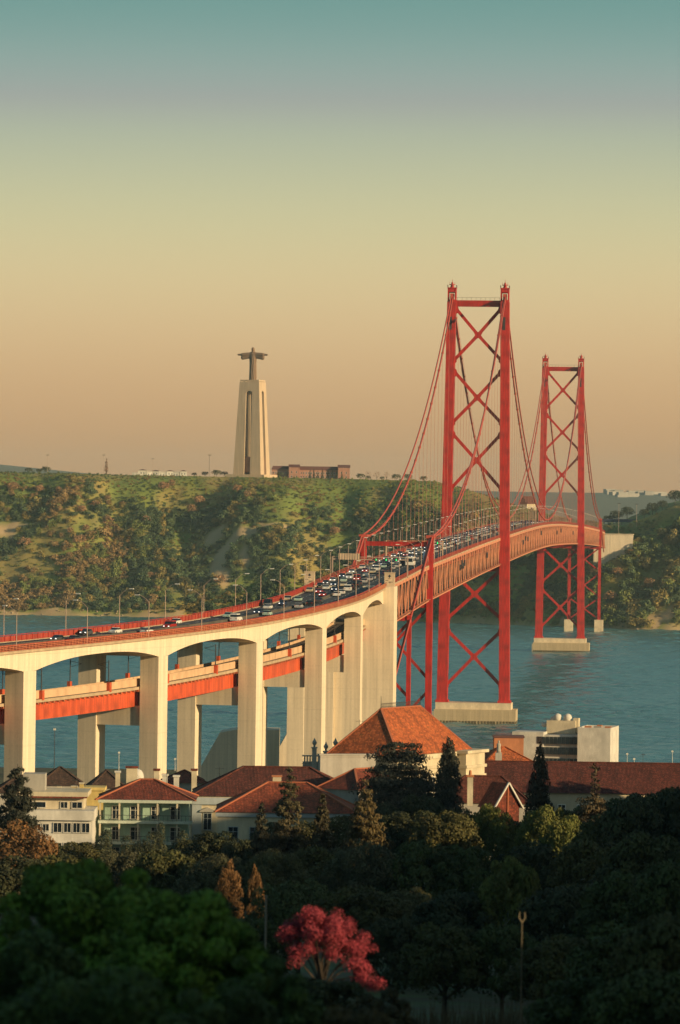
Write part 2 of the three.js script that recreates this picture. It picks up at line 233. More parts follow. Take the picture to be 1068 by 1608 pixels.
function makeTower(s0) {
  const t = sub('tower', bridge); t.position.set(0, 0, -s0);
  const U = h => lerp(13.4, 11.4, (h - 8.7) / (184 - 8.7)), P = (u, h, z = 0) => V(u, h, z);
  for (const sd of [-1, 1]) {
    const m = new MB(), n = 15, hs = []; for (let k = 0; k <= n; k++) hs.push(lerp(9.2, 181.2, k / n));
    for (let k = 0; k < n; k++) {
      const a = hs[k], b = hs[k + 1] - .25, w = h => lerp(2.25, 1.85, (h - 8) / 176), d = h => lerp(3.7, 3.3, (h - 8) / 176);
      const ring = (h, e) => { const u = sd * U(h), W = w(h) - e, D = d(h) - e; return [P(u - W, h, D), P(u + W, h, D), P(u + W, h, -D), P(u - W, h, -D)]; };
      const lo = ring(a, 0), hi = ring(b, 0), lo2 = ring(b, .12), hi2 = ring(hs[k + 1], .12);
      m.hexa([...lo, ...hi]); m.hexa([...lo2, ...hi2]);
    }
    m.build('leg', C.red, t);
    new MB().box(sd * 13.4, 9.0, 0, 5.6, 1.2, 7.6).build('leg_shoe', C.red, t);
    // saddle house on the leg with its openings, lookout rails and finial
    const top = sub('saddle_house', t), u = sd * 11.38, q = new MB();
    q.box(u - 1.55, 184.0, 0, .55, 5.8, 5); q.box(u + 1.55, 184.0, 0, .55, 5.8, 5); q.box(u, 181.4, 0, 3.2, .5, 5.2); q.box(u, 186.6, 0, 3.8, .5, 5.4); q.box(u, 185.5, -2.2, 2.5, 1.6, .5); q.box(u, 185.6, 2.2, 2.5, 1.4, .5);
    q.build('housing', C.red, top);
    new MB().box(u, 183, 0, 1.5, 2.6, 4.4).build('saddle', C.cable, top);
    const f = new MB(); f.rod(P(u, 186.8), P(u, 188), 1.0, .55, 8); f.rod(P(u, 188), P(u, 188.3), 1.3, 1.3, 8); f.rod(P(u, 188.3), P(u, 189.2), .55, .35, 8); f.rod(P(u, 189.2), P(u, 190.6), .12, .05, 5); for (const k of [-1, 1]) f.rod(P(u + k * 1.1, 188.3), P(u + k * 1.1, 189.3), .06, .06, 4); f.build('finial', C.red, top);
    const r = new MB(); for (const k of [-1.9, 1.9]) for (const z of [-2.6, 0, 2.6]) r.rod(P(u + k, 186.8, z), P(u + k, 188, z), .06, .06, 4); for (const k of [-1.9, 1.9]) r.rod(P(u + k, 187.9, -2.6), P(u + k, 187.9, 2.6), .06, .06, 4); r.build('lookout_rail', C.darkSteel, top).userData.kind = 'stuff';
    new MB().box(sd * U(171.5) - .3, 171.5, 3.36, 1.3, 5.6, .1).build('slot_shade_plate', C.darkSteel, t);  // flat dark plate painted as the shade inside the leg slot
  }
  const bracing = (a, b, name, w, d) => { const m = new MB(), dir = V().subVectors(b, a).normalize(); m.beam(a, b, w, d, V(0, 0, 1)); m.build(name, C.red, t); };
  const U2 = h => U(h) - 1.9;
  const strut = new MB(); strut.box(0, 180.1, 0, 2 * U2(180.1) + .4, 2.7, 1.8); strut.build('portal_strut', C.red, t);
  const hr = new MB(); for (let k = -9; k <= 9; k += 2) hr.rod(P(k, 181.4, 1.1), P(k, 182.7, 1.1), .05, .05, 4); hr.rod(P(-9.4, 182.65, 1.1), P(9.4, 182.65, 1.1), .05, .05, 4); hr.build('strut_rail', C.darkSteel, t);
  for (const [hi, mid, lo] of [[177.8, 166.6, 156.1], [150.6, 139.7, 129.2], [123.8, 112.6, 100.8], [65.5, 55.2, 45], [39, 28.2, 16.2]]) {
    for (const sd of [-1, 1]) { bracing(P(sd * U2(hi), hi), P(0, mid), 'cross_brace', 1.35, 1.5); bracing(P(sd * U2(lo), lo), P(0, mid), 'cross_brace', 1.35, 1.5); }
    const r = 2.1, pts = []; for (let k = 0; k < 4; k++) { const a = Math.PI / 4 + k * Math.PI / 2; for (const [e, R] of [[-.30, r], [.30, r], [.785, 1.25]]) pts.push([Math.cos(a + e) * R, Math.sin(a + e) * R]); }
    const g = shapeGeo(pts, 1.7); g.translate(0, mid, -.85); mesh('gusset_plate', g, C.red, t);
    for (const sd of [-1, 1]) for (const [h, dn] of [[hi, 1], [lo, -1]]) { const e = U2(h) + .3, g2 = shapeGeo(sd > 0 ? [[e, h + 1.9], [e, h - 2.3], [e - 1.7, h - 1.9 * dn * .6 - .2 * dn], [e - 1.1, h + .9 * dn]] : [[-e, h + 1.9], [-e + 1.1, h + .9 * dn], [-e + 1.7, h - 1.9 * dn * .6 - .2 * dn], [-e, h - 2.3]], 1.58); g2.translate(0, 0, -.79); mesh('gusset_plate', g2, C.red, t); }
  }
  const hd = deckH(s0); new MB().box(0, hd - 13.2, 0, 2 * U2(hd - 13), 2.4, 3.4).build('deck_strut', C.red, t);
  return t;
}
makeTower(0); makeTower(1013);
// river piers
for (const [s0, w] of [[0, 32.5], [1013, 33]]) {
  const p = sub('river_pier', bridge), y = .1; p.position.set(0, 0, -s0);
  const m = new MB(); m.box(1.2, 1.7, 0, w + 2.6, 8.2, 19); m.build('pier_base', C.pierStone, p); new MB().box(1.2, .1, 0, w + 2.68, 1.7, 19.08).build('weed_band', M([.10, .085, .045], .9, { map: T.grain }), p);
  const cap = new MB(); cap.box(.4, 7.2, 0, w, 2.8, 16); cap.build('pier_cap', C.pierCap, p);
  const grooves = new MB(); for (let k = -w / 2 - .5; k < w / 2 + 2.5; k += 1.35) grooves.box(k, 1.4, 9.5, .5, 7.2, .08); const grooves_ = grooves.build('fender_ribs', C.pierStone, p); grooves_.userData.kind = 'stuff';
}
// side span bents and land bents
function makeBent(s0, tops, base, panels, w = 1.6) {
  const t = sub('bent', bridge); t.position.set(0, 0, -s0);
  for (const sd of [-1, 1]) { const m = new MB(); m.beam(V(sd * 11.1, base, 0), V(sd * 11.1, tops, 0), w, 2.6, V(0, 0, 1)); m.build('leg', C.red, t); }
  for (const [hi, lo] of panels) for (const sd of [-1, 1]) { const m = new MB(); m.beam(V(sd * 10.9, hi, 0), V(-sd * 10.9, lo, .02 * sd), .9, .9, V(0, 0, 1)); m.build('cross_brace', C.red, t); }
  const hd = deckH(s0); new MB().box(0, hd - 13, 0, 21, 1.8, 2).build('deck_strut', C.red, t);
  return t;
}
{
  const b1 = makeBent(-483, 82.6, 3, [[60, 36], [32, 8]], 2.1);
  new MB().box(0, 80.6, 0, 20.2, 1.5, 1.4).build('portal_strut', C.red, b1);
  for (const sd of [-1, 1]) new MB().box(sd * 11.1, 83.1, 0, 2.8, 1, 4).build('saddle', C.cable, b1);
  makeBent(-582, 59.4, 3, [[57, 34], [30, 8]], 1.3);
  const b3 = makeBent(1496, 82.5, 7.6, [[62, 45], [43, 26], [25, 9.5]], 2.1);
  for (const sd of [-1, 1]) { new MB().box(sd * 11.1, 4.6, 0, 6.4, 9, 7).build('footing', C.pierCap, b3); new MB().box(sd * 11.1, 83.1, 0, 2.8, 1, 4).build('saddle', C.cable, b3); }
}
// main cables, hangers
const cableH = (s, lift = 0) => { const top = 183.2 + lift * .1; if (s >= 0 && s <= 1013) { const t = s / 1013; return top - 4 * (97.5 - lift) * t * (1 - t); } if (s < 0) { const t = -s / 483; return lerp(top, 82.8 + lift * .1, t) - 4 * (25 - lift * .8) * t * (1 - t); } const t = (s - 1013) / 483; return lerp(top, 82.8 + lift * .1, t) - 4 * (25 - lift * .8) * t * (1 - t); };
for (const sd of [-1, 1]) for (const lift of [0, 5]) {
  const m = new MB(), u = sd * (lift ? 11.75 : 11.0), pts = [];
  pts.push(bp(-681, sd * 11.2, 33)); for (let s = -483; s <= 1496; s += s < 0 ? 11.5 : 11.5) pts.push(bp(s, u, cableH(s, lift))); pts.push(bp(1496, u, cableH(1496, lift)), bp(1600, sd * 11.2, 58));
  m.path(pts, lift ? .30 : .36, 6);
  if (!lift) for (let s = -460; s < 1490; s += 23) { const h = cableH(s, 0); m.box(u, h, -s, .95, .8, 1.3); }
  m.build('main_cable', C.cable, bridge);
  if (!lift) { const r = new MB(), p2 = []; for (let s = -483; s <= 1496; s += 23) { const h = cableH(s); p2.push(bp(s, u + .5, h + 1.1)); r.rod(bp(s, u + .5, h), bp(s, u + .5, h + 1.1), .04, .04, 4, false); } r.path(p2, .045, 4); r.build('cable_handrail', C.cable, bridge); }
}
{
  const unit = new THREE.CylinderGeometry(.06, .06, 1, 5, 1, true);
  for (const sd of [-1, 1]) for (let s = -460; s < 1490; s += 23) {
    if (Math.abs(s) < 12 || Math.abs(s - 1013) < 12) continue; const a = deckH(s) - .5, b = cableH(s); if (b - a < 1.5) continue;
    const o = mesh('hanger', unit, C.hanger, bridge); o.position.set(sd * 11.0, (a + b) / 2, -s); o.scale.set(1, b - a, 1);
  }
}
// stiffening truss, three lengths, and the decks on it
for (const [s0, s1, name] of [[-681, -2, 'side_truss'], [2, 1011, 'main_truss'], [1015, 1645, 'side_truss']]) {
  const near = s0 < -600, t = sub(name, bridge), n = Math.round((s1 - s0) / 14.3), st = k => s0 + (s1 - s0) * k / n, top = k => deckH(st(k)) - .75, bot = k => deckH(st(k)) - 11.4;
  for (const sd of [-1, 1]) {
    const u = sd * HALF, tc = new MB(), bc = new MB(), web = new MB(), fl = new MB();
    for (let k = 0; k < n; k++) {
      tc.beam(bp(st(k), u, top(k)), bp(st(k + 1), u, top(k + 1)), .75, .9); bc.beam(bp(st(k), u, bot(k)), bp(st(k + 1), u, bot(k + 1)), .75, .85);
      fl.beam(bp(st(k), u + sd * .75, bot(k) + .35), bp(st(k + 1), u + sd * .75, bot(k + 1) + .35), .5, .12);
      const one = (a, b, w, nm) => { if (near && sd > 0) { new MB().beam(a, b, w, .36, V(1, 0, 0)).build(nm, C.redTrussLit, t); } else web.beam(a, b, w, .36, V(1, 0, 0)); };
      one(bp(st(k), u, bot(k) + .4), bp(st(k), u, top(k) - .4), .6, 'truss_post');
      one(bp(st(k), u, (k % 2 ? top(k) - .4 : bot(k) + .4)), bp(st(k + 1), u, (k % 2 ? bot(k + 1) + .4 : top(k + 1) - .4)), .7, 'truss_diagonal');
    }
    tc.build('top_chord', sd > 0 ? C.redTrussLit : C.red, t); bc.build('bottom_chord', sd > 0 ? C.redTrussLit : C.red, t); fl.build('walkway_flange', C.redRail, t);  // one paint: lighter on the sunlit truss, darker red on the shaded one
    if (web.p.length) web.build('web_members', sd > 0 ? C.redTrussLit : C.red, t).userData.kind = 'stuff';
  }
  const lower = new MB(), cross = new MB();
  for (let k = 0; k < n; k++) { lower.beam(bp(st(k), 0, bot(k) + .9), bp(st(k + 1), 0, bot(k + 1) + .9), 12, .5); cross.beam(bp(st(k), -HALF + .4, bot(k)), bp(st(k), HALF - .4, bot(k)), .5, .8); cross.beam(bp(st(k), -HALF + .4, top(k) - .4), bp(st(k), HALF - .4, top(k) - .4), .5, 1.3); cross.beam(bp(st(k), -HALF + .4, bot(k) - .1), bp(st(k + 1), HALF - .4, bot(k + 1) - .1), .35, .35); }
  lower.build('rail_deck', C.track, t); cross.build('floor_beams', C.darkSteel, t).userData.kind = 'stuff';  // floor beams coloured dark to put shade between the truss members
}
{
  const r = rng(8), spots = []; for (const s of [-300, -292, -283, -311, -120, 60, 210, 235, 262, 420, 640, 700, 905]) spots.push(s);
  for (const s of spots) new MB().box(HALF + .75, deckH(s) - 3.4 - r() * 2.4, -s, .5, 2.2, 3.6).build('inspection_platform', C.darkSteel, bridge);
}
// roadway and parapets, shared by the bridge and the viaduct: stations are [centre point, right vector]
const LANES = [-8.1, -5.0, -1.9, 1.9, 5.0, 8.1];
function roadway(parent, stations, parapet) {
  const n = stations.length, pt = (k, u, h) => stations[k][0].clone().addScaledVector(stations[k][1], u).add(V(0, h, 0));
  const strip = (u0, u1, h0, h1) => { const m = new MB(); for (let k = 0; k < n - 1; k++) m.hexa([pt(k, u0, h0), pt(k, u1, h0), pt(k + 1, u1, h0), pt(k + 1, u0, h0), pt(k, u0, h1), pt(k, u1, h1), pt(k + 1, u1, h1), pt(k + 1, u0, h1)]); return m; };
  strip(-9.75, 9.75, -.3, 0).build('road_surface', C.asphalt, parent);
  for (const sd of [-1, 1]) strip(...(sd > 0 ? [9.75, 10.9] : [-10.9, -9.75]), -.42, .16).build('edge_kerb', C.sand, parent);
  strip(-.2, .2, .002, .7).build('median_barrier', C.track, parent);
  const lines = new MB(), F = (k, t, u) => pt(k, u, .005).lerp(pt(k + 1, u, .005), t);
  for (const u of [-6.55, -3.45, 3.45, 6.55]) for (let k = 0; k < n - 1; k++) { const L = pt(k, u, 0).distanceTo(pt(k + 1, u, 0)), c = Math.max(1, Math.round(L / 10)); for (let q = 0; q < c; q++) lines.face([F(k, q / c, u - .08), F(k, q / c, u + .08), F(k, (q + .4) / c, u + .08), F(k, (q + .4) / c, u - .08)]); }
  for (const u of [-9.5, 9.5, -.6, .6]) for (let k = 0; k < n - 1; k++) lines.face([F(k, 0, u - .08), F(k, 0, u + .08), F(k, 1, u + .08), F(k, 1, u - .08)]);
  lines.build('lane_markings', C.lane, parent).userData.kind = 'stuff';
  parapet(strip, pt, n);
}
const perp = (a, b) => V(b.x - a.x, 0, b.z - a.z).normalize();
function fence(parent, pt, n, u, h0, h1, mat, step, rails, name) {
  const posts = new MB(), rl = new MB();
  for (let k = 0; k < n - 1; k++) { const L = pt(k, u, 0).distanceTo(pt(k + 1, u, 0)), c = Math.max(1, Math.round(L / step)); for (let q = 0; q < c; q++) { const a = pt(k, u, h0).lerp(pt(k + 1, u, h0), q / c); posts.box(a.x, a.y + (h1 - h0) / 2, a.z, .12, h1 - h0, .12); } for (const r of rails) rl.beam(pt(k, u, r), pt(k + 1, u, r), .1, .12); }
  posts.build(name + '_posts', mat, parent).userData.kind = 'stuff'; rl.build(name + '_rails', mat, parent);
}
{
  const stn = []; for (let s = -681; s <= 1648; s += 11.5) stn.push([bp(s, 0, deckH(s)), V(1, 0, 0)]);
  const road = sub('upper_deck', bridge);
  roadway(road, stn, (strip, pt, n) => {
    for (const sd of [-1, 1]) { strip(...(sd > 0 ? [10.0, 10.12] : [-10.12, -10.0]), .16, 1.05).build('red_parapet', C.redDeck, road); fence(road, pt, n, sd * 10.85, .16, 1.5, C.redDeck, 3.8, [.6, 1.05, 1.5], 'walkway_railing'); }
  });
}

// ------------------------------------------------------------------ concrete approach viaduct with the railway through its portals
const CUR = .0655, L0 = 110;
const heading = l => (4.68 + (l < 0 ? 0 : l < L0 ? CUR * l * l / (2 * L0) : CUR * (L0 / 2 + l - L0))) * Math.PI / 180;
const ROUTE = []; { let p = onBridge(-681, 0, 0); for (let l = 0; l <= 490; l += 1) { ROUTE.push(p.clone()); const a = heading(l); p = p.clone().add(V(-Math.sin(a), 0, Math.cos(a))); } }
const viaH = spline([[-30, 69.9], [0, 69.5], [71, 67.7], [142, 66], [213, 64.1], [284, 62.6], [355, 61.1], [410, 59.7], [480, 58.3]]);
const railH = spline([[-30, 55], [0, 54.2], [71, 52.2], [142, 50.6], [213, 48.6], [284, 46.5], [355, 45.0], [410, 44], [480, 43.5]]);
function onRoute(l, u, h) { const i = clamp(Math.floor(l), 0, 489), a = heading(l), p = ROUTE[i].clone().lerp(ROUTE[i + 1], l - i); return p.add(V(Math.cos(a) * u, h, Math.sin(a) * u)); }
const SPAN = 71, COLW = 4.6, COLT = 5.8, OUT = 10.1, NB = 6;
const via = thing('approach_viaduct', 'pale concrete road viaduct on tall twin column bents curving to the red bridge', 'viaduct');
const groundAt = p => northH(p.x, -p.z);
for (let b = 1; b <= NB; b++) {
  const l = b * SPAN, bent = sub('bent', via), hs = viaH(l) - 4.6, h = (lo, z, u) => onRoute(l + z, u, lo);
  for (const sd of [-1, 1]) {
    const m = new MB(), u0 = sd > 0 ? OUT - COLW : -OUT, u1 = sd > 0 ? OUT : -OUT + COLW, g = groundAt(onRoute(l, sd * 8, 0)) - 1, a = COLT / 2;
    m.hexa([h(g, -a, u0), h(g, -a, u1), h(g, a, u1), h(g, a, u0), h(hs, -a, u0), h(hs, -a, u1), h(hs, a, u1), h(hs, a, u0)].map((p, k, q) => p)); m.i.reverse(); m.n = m.n.map(v => -v);
    m.build('column', C.concrete, bent);
  }
  const c = new MB(), y1 = railH(l) - .2, y0 = y1 - 4.6, a = 2.4, e = OUT - COLW - .002; c.hexa([h(y0, a, -e), h(y0, a, e), h(y0, -a, e), h(y0, -a, -e), h(y1, a, -e), h(y1, a, e), h(y1, -a, e), h(y1, -a, -e)]); c.i.reverse(); c.n = c.n.map(v => -v); c.build('cross_beam', C.concrete, bent);
}
const haunch = t => { const q = Math.abs(t - .5) * 2, e = 1 - COLT / SPAN; return q >= e ? 4.6 : 2.3 + 2.3 * Math.pow(q / e, 2.4); };
for (let b = 0; b < NB; b++) {
  const m = new MB(), N = 20, s = k => onRoute; let prev = null;
  for (let k = 0; k <= N; k++) {
    const e = COLT / 2 / SPAN, t = k === 0 ? 0 : k === N ? 1 : e + (1 - 2 * e) * (k - 1) / (N - 2), l = (b + t) * SPAN, d = haunch(t), top = viaH(l) - .42, bo = viaH(l) - d;
    const ring = [onRoute(l, -OUT, bo), onRoute(l, OUT, bo), onRoute(l, OUT, top), onRoute(l, -OUT, top)];
    if (prev) { const [a, c, g, f] = prev, [A, Cc, G, F] = ring; m.face([c, A && Cc, G, g].map(x => x).reverse()); m.face([a, f, F, A].reverse()); m.face([a, A, Cc, c].reverse()); m.face([f, g, G, F].reverse()); }
    prev = ring;
  }
  m.build('haunched_girder', C.concrete, via);
}
{
  const road = sub('road_deck', via), stn = []; for (let l = NB * SPAN; l >= -.01; l -= 8.875) { const a = heading(l); stn.push([onRoute(l, 0, viaH(l)), V(Math.cos(a), 0, Math.sin(a))]); }
  roadway(road, stn, (strip, pt, n) => {
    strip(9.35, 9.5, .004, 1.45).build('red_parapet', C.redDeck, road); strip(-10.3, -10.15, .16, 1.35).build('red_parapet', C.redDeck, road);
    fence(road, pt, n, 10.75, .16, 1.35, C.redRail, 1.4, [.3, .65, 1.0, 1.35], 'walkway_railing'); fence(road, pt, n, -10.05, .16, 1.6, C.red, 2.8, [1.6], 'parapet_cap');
  });
}
// big end pier with its two inscribed pylons
{
  const pier = sub('end_pier', via), f = (l, u, h) => onRoute(Math.max(0, l), u, h);
  for (const sd of [-1, 1]) { const p = onBridge(-681, sd * 8.7, 0), m = new MB(), g = groundAt(p) - 1, top = 69.9; const c = (s, u, h) => onBridge(-681 + s, u, h), u0 = sd * 8.7 - 4.6, u1 = sd * 8.7 + 4.6; m.hexa([c(-.5, u0, g), c(-.5, u1, g), c(13, u1, g), c(13, u0, g), c(-.5, u0, top), c(-.5, u1, top), c(13, u1, top), c(13, u0, top)].map(x => x)); m.build('end_column', C.concrete, pier); }
  const w = new MB(), c = (s, u, h) => onBridge(-681 + s, u, h); w.hexa([c(1, -4.05, 5), c(1, 4.05, 5), c(12, 4.05, 5), c(12, -4.05, 5), c(1, -4.05, 53), c(1, 4.05, 53), c(12, 4.05, 53), c(12, -4.05, 53)]); w.build('end_wall', C.concrete, pier);
  for (const sd of [-1, 1]) {
    const y = 69.9, pl = sub('pylon', pier); pl.position.copy(onBridge(-678, sd * 11.7, y)); pl.rotation.y = -AXIS;
    new MB().box(0, 1.95, 0, 3.0, 3.9, 1.6).build('pylon_block', C.plaque, pl); new MB().box(0, 4.0, 0, 3.2, .22, 1.8).build('pylon_cap', C.plaque, pl);
    const e = new MB(); e.prism([[0, 2.5], [.42, 3.0], [0, 3.5], [-.42, 3.0]], .8, .83); for (const [x, yy, w2] of [[-.05, 2.25, .7], [-.75, 1.75, .9], [.35, 1.3, 1.3], [.1, 1.05, .5]]) e.box(x, yy, .815, w2, .14, .03); e.build('pylon_emblem', C.ink, pl);
  }
}
// railway viaduct
const rail = thing('rail_viaduct', 'orange steel railway girder with pale parapets running through the viaduct portals', 'viaduct');
for (let b = 0; b < NB; b++) {
  const sect = (u0, u1, h0, h1, g0 = 0, g1 = 0) => { const m = new MB(), N = 8; for (let k = 0; k < N; k++) { const L = q => lerp(b * SPAN + g0, (b + 1) * SPAN - g1, q / N), a = L(k), c = L(k + 1), q = (l, u, h) => onRoute(l, u, railH(l) + h); m.hexa([q(c, u0, h0), q(c, u1, h0), q(a, u1, h0), q(a, u0, h0), q(c, u0, h1), q(c, u1, h1), q(a, u1, h1), q(a, u0, h1)]); } return m; };
  const span = sub('rail_span', rail);
  sect(-4.1, 4.1, -.3, 4.1, 1.2, 1.2).build('box_girder', C.orange, span);
  sect(-4.6, 4.6, 4.1, 4.5).build('deck_slab', C.track, span); sect(4.602, 5.3, 3.7, 4.35).build('cable_trough', C.sand, span);
  for (const sd of [-1, 1]) { sect(...(sd > 0 ? [4.35, 4.6] : [-4.6, -4.35]), 4.502, sd > 0 ? 6.2 : 5.2, .15, .15).build('parapet', C.railParapet, span); }
  for (const u of [-2.6, -1.15, 1.15, 2.6]) sect(u - .05, u + .05, 4.502, 4.7).build('track_rail', C.darkSteel, span);
  const ribs = new MB(); for (let l = b * SPAN + 3; l < (b + 1) * SPAN; l += 2.6) { const p = onRoute(l, 4.98, railH(l) + 3.45), a = heading(l), m4 = new THREE.Matrix4().makeRotationY(-a); ribs.box(p.x, p.y, p.z, .7, .46, .3, m4); } ribs.build('bracket_ribs', C.redRail, span).userData.kind = 'stuff';
  for (const e of [1.2, SPAN - 1.2]) { const l = b * SPAN + e, p = onRoute(l, 0, railH(l) + 2), m4 = new THREE.Matrix4().makeRotationY(-heading(l)); new MB().box(p.x, p.y, p.z, 8.9, 4.16, 1.6, m4).build('end_diaphragm', C.redDeck, span); }
  for (const f of [.28, .78]) for (const sd of [-1, 1]) { const l = (b + f) * SPAN, a = onRoute(l, sd * 4.85, railH(l) + 4.4), m = new MB(); m.rod(a, a.clone().add(V(0, 7, 0)), .16, .12, 6); const c = onRoute(l, sd * 2, railH(l) + 10.4); m.rod(a.clone().add(V(0, 6.6, 0)), c, .06, .06, 5); m.rod(a.clone().add(V(0, 5.2, 0)), c, .05, .05, 5); m.build('catenary_mast', C.darkSteel, span); const p = onRoute(l, sd * 4.98, railH(l) + 5.2); new MB().box(p.x, p.y, p.z, .75, 2.2, 1.2, new THREE.Matrix4().makeRotationY(-heading(l))).build('mast_bracket', C.orange, span); }
}

// ------------------------------------------------------------------ foliage
function leaves(seed, lobes, n, size, o = {}) {      // leaf-sized faces over clumps: lobes = [x, y, z, rx, ry, rz]; tone varies by clump and leaf
  const r = rng(seed), p = [], nn = [], c = [], idx = [], tone = lobes.map(() => .75 + .5 * r()), area = lobes.map(l => Math.pow(l[3] * l[4] * l[5], 2 / 3)), tot = area.reduce((a, b) => a + b, 0), base = o.color || [1, 1, 1], vary = o.vary ?? .35, asp = o.aspect || .6, q = V(), e1 = V(), e2 = V(), nr = V();
  lobes.forEach((l, li) => {
    const cnt = Math.round(n * area[li] / tot);
    for (let k = 0; k < cnt; k++) {
      const z = 2 * r() - 1, a = r() * 6.2832, s = Math.sqrt(1 - z * z), R = o.solid ? Math.cbrt(r()) : .62 + .42 * Math.sqrt(r()); nr.set(Math.cos(a) * s, z, Math.sin(a) * s);
      if (nr.y < -.5 && r() < .6) nr.y *= -1;
      q.set(l[0] + nr.x * l[3] * R, l[1] + nr.y * l[4] * R, l[2] + nr.z * l[5] * R);
      nr.add(V(r() - .5, r() - .5, r() - .5).multiplyScalar(1.5)).normalize(); e1.set(r() - .5, (r() - .5) * (o.droop ? .4 : 1), r() - .5).cross(nr).normalize(); e2.crossVectors(nr, e1);
      const L = size * (.6 + .8 * r()), W = L * asp, b = p.length / 3; if (o.lift) e1.y += o.lift;
      for (const [u, v] of [[-.5, 0], [0, -.5], [.5, 0], [0, .5]]) p.push(q.x + e1.x * u * L + e2.x * v * W, q.y + e1.y * u * L + e2.y * v * W, q.z + e1.z * u * L + e2.z * v * W);
      const t = tone[li] * (1 - vary / 2 + vary * r()), w = r() * .25; for (let m = 0; m < 4; m++) { nn.push(nr.x, nr.y, nr.z); c.push(base[0] * t * (1 + w), base[1] * t, base[2] * t * (1 - w * .5)); }
      idx.push(b, b + 1, b + 2, b, b + 2, b + 3);
    }
  });
  const g = new THREE.BufferGeometry(); g.setAttribute('position', new THREE.Float32BufferAttribute(p, 3)); g.setAttribute('normal', new THREE.Float32BufferAttribute(nn, 3)); g.setAttribute('color', new THREE.Float32BufferAttribute(c, 3)); g.setIndex(idx); return g;
}
const leafMat = M([1, 1, 1], .8, { vc: true, side: THREE.DoubleSide }), barkMat = M([.10, .075, .055], .95, { map: T.bark }), paleBark = M([.26, .19, .13], .95, { map: T.bark });
function domeLobes(seed, n, R, H, y0, rl) {
  n = Math.round(n * 1.5); const r = rng(seed), o = [[0, y0 + H * .42, 0, R * .62, H * .38, R * .62]]; for (let k = 0; k < n; k++) { const a = k * 2.4 + r(), t = Math.sqrt((k + .5) / n), e = (1 - t) * 1.35 + .1, rr = rl * (.3 + 1.0 * r() * r() + .25 * r()), out = 1 + .16 * (r() - .35); o.push([Math.cos(a) * Math.cos(e) * (R - rr * .6) * out, y0 + H * .35 + Math.sin(e) * (H * .65 - rr * .5) * out - (t > .8 ? H * .2 * r() : 0), Math.sin(a) * Math.cos(e) * (R - rr * .6) * out, rr, rr * .8, rr]); } return o; }

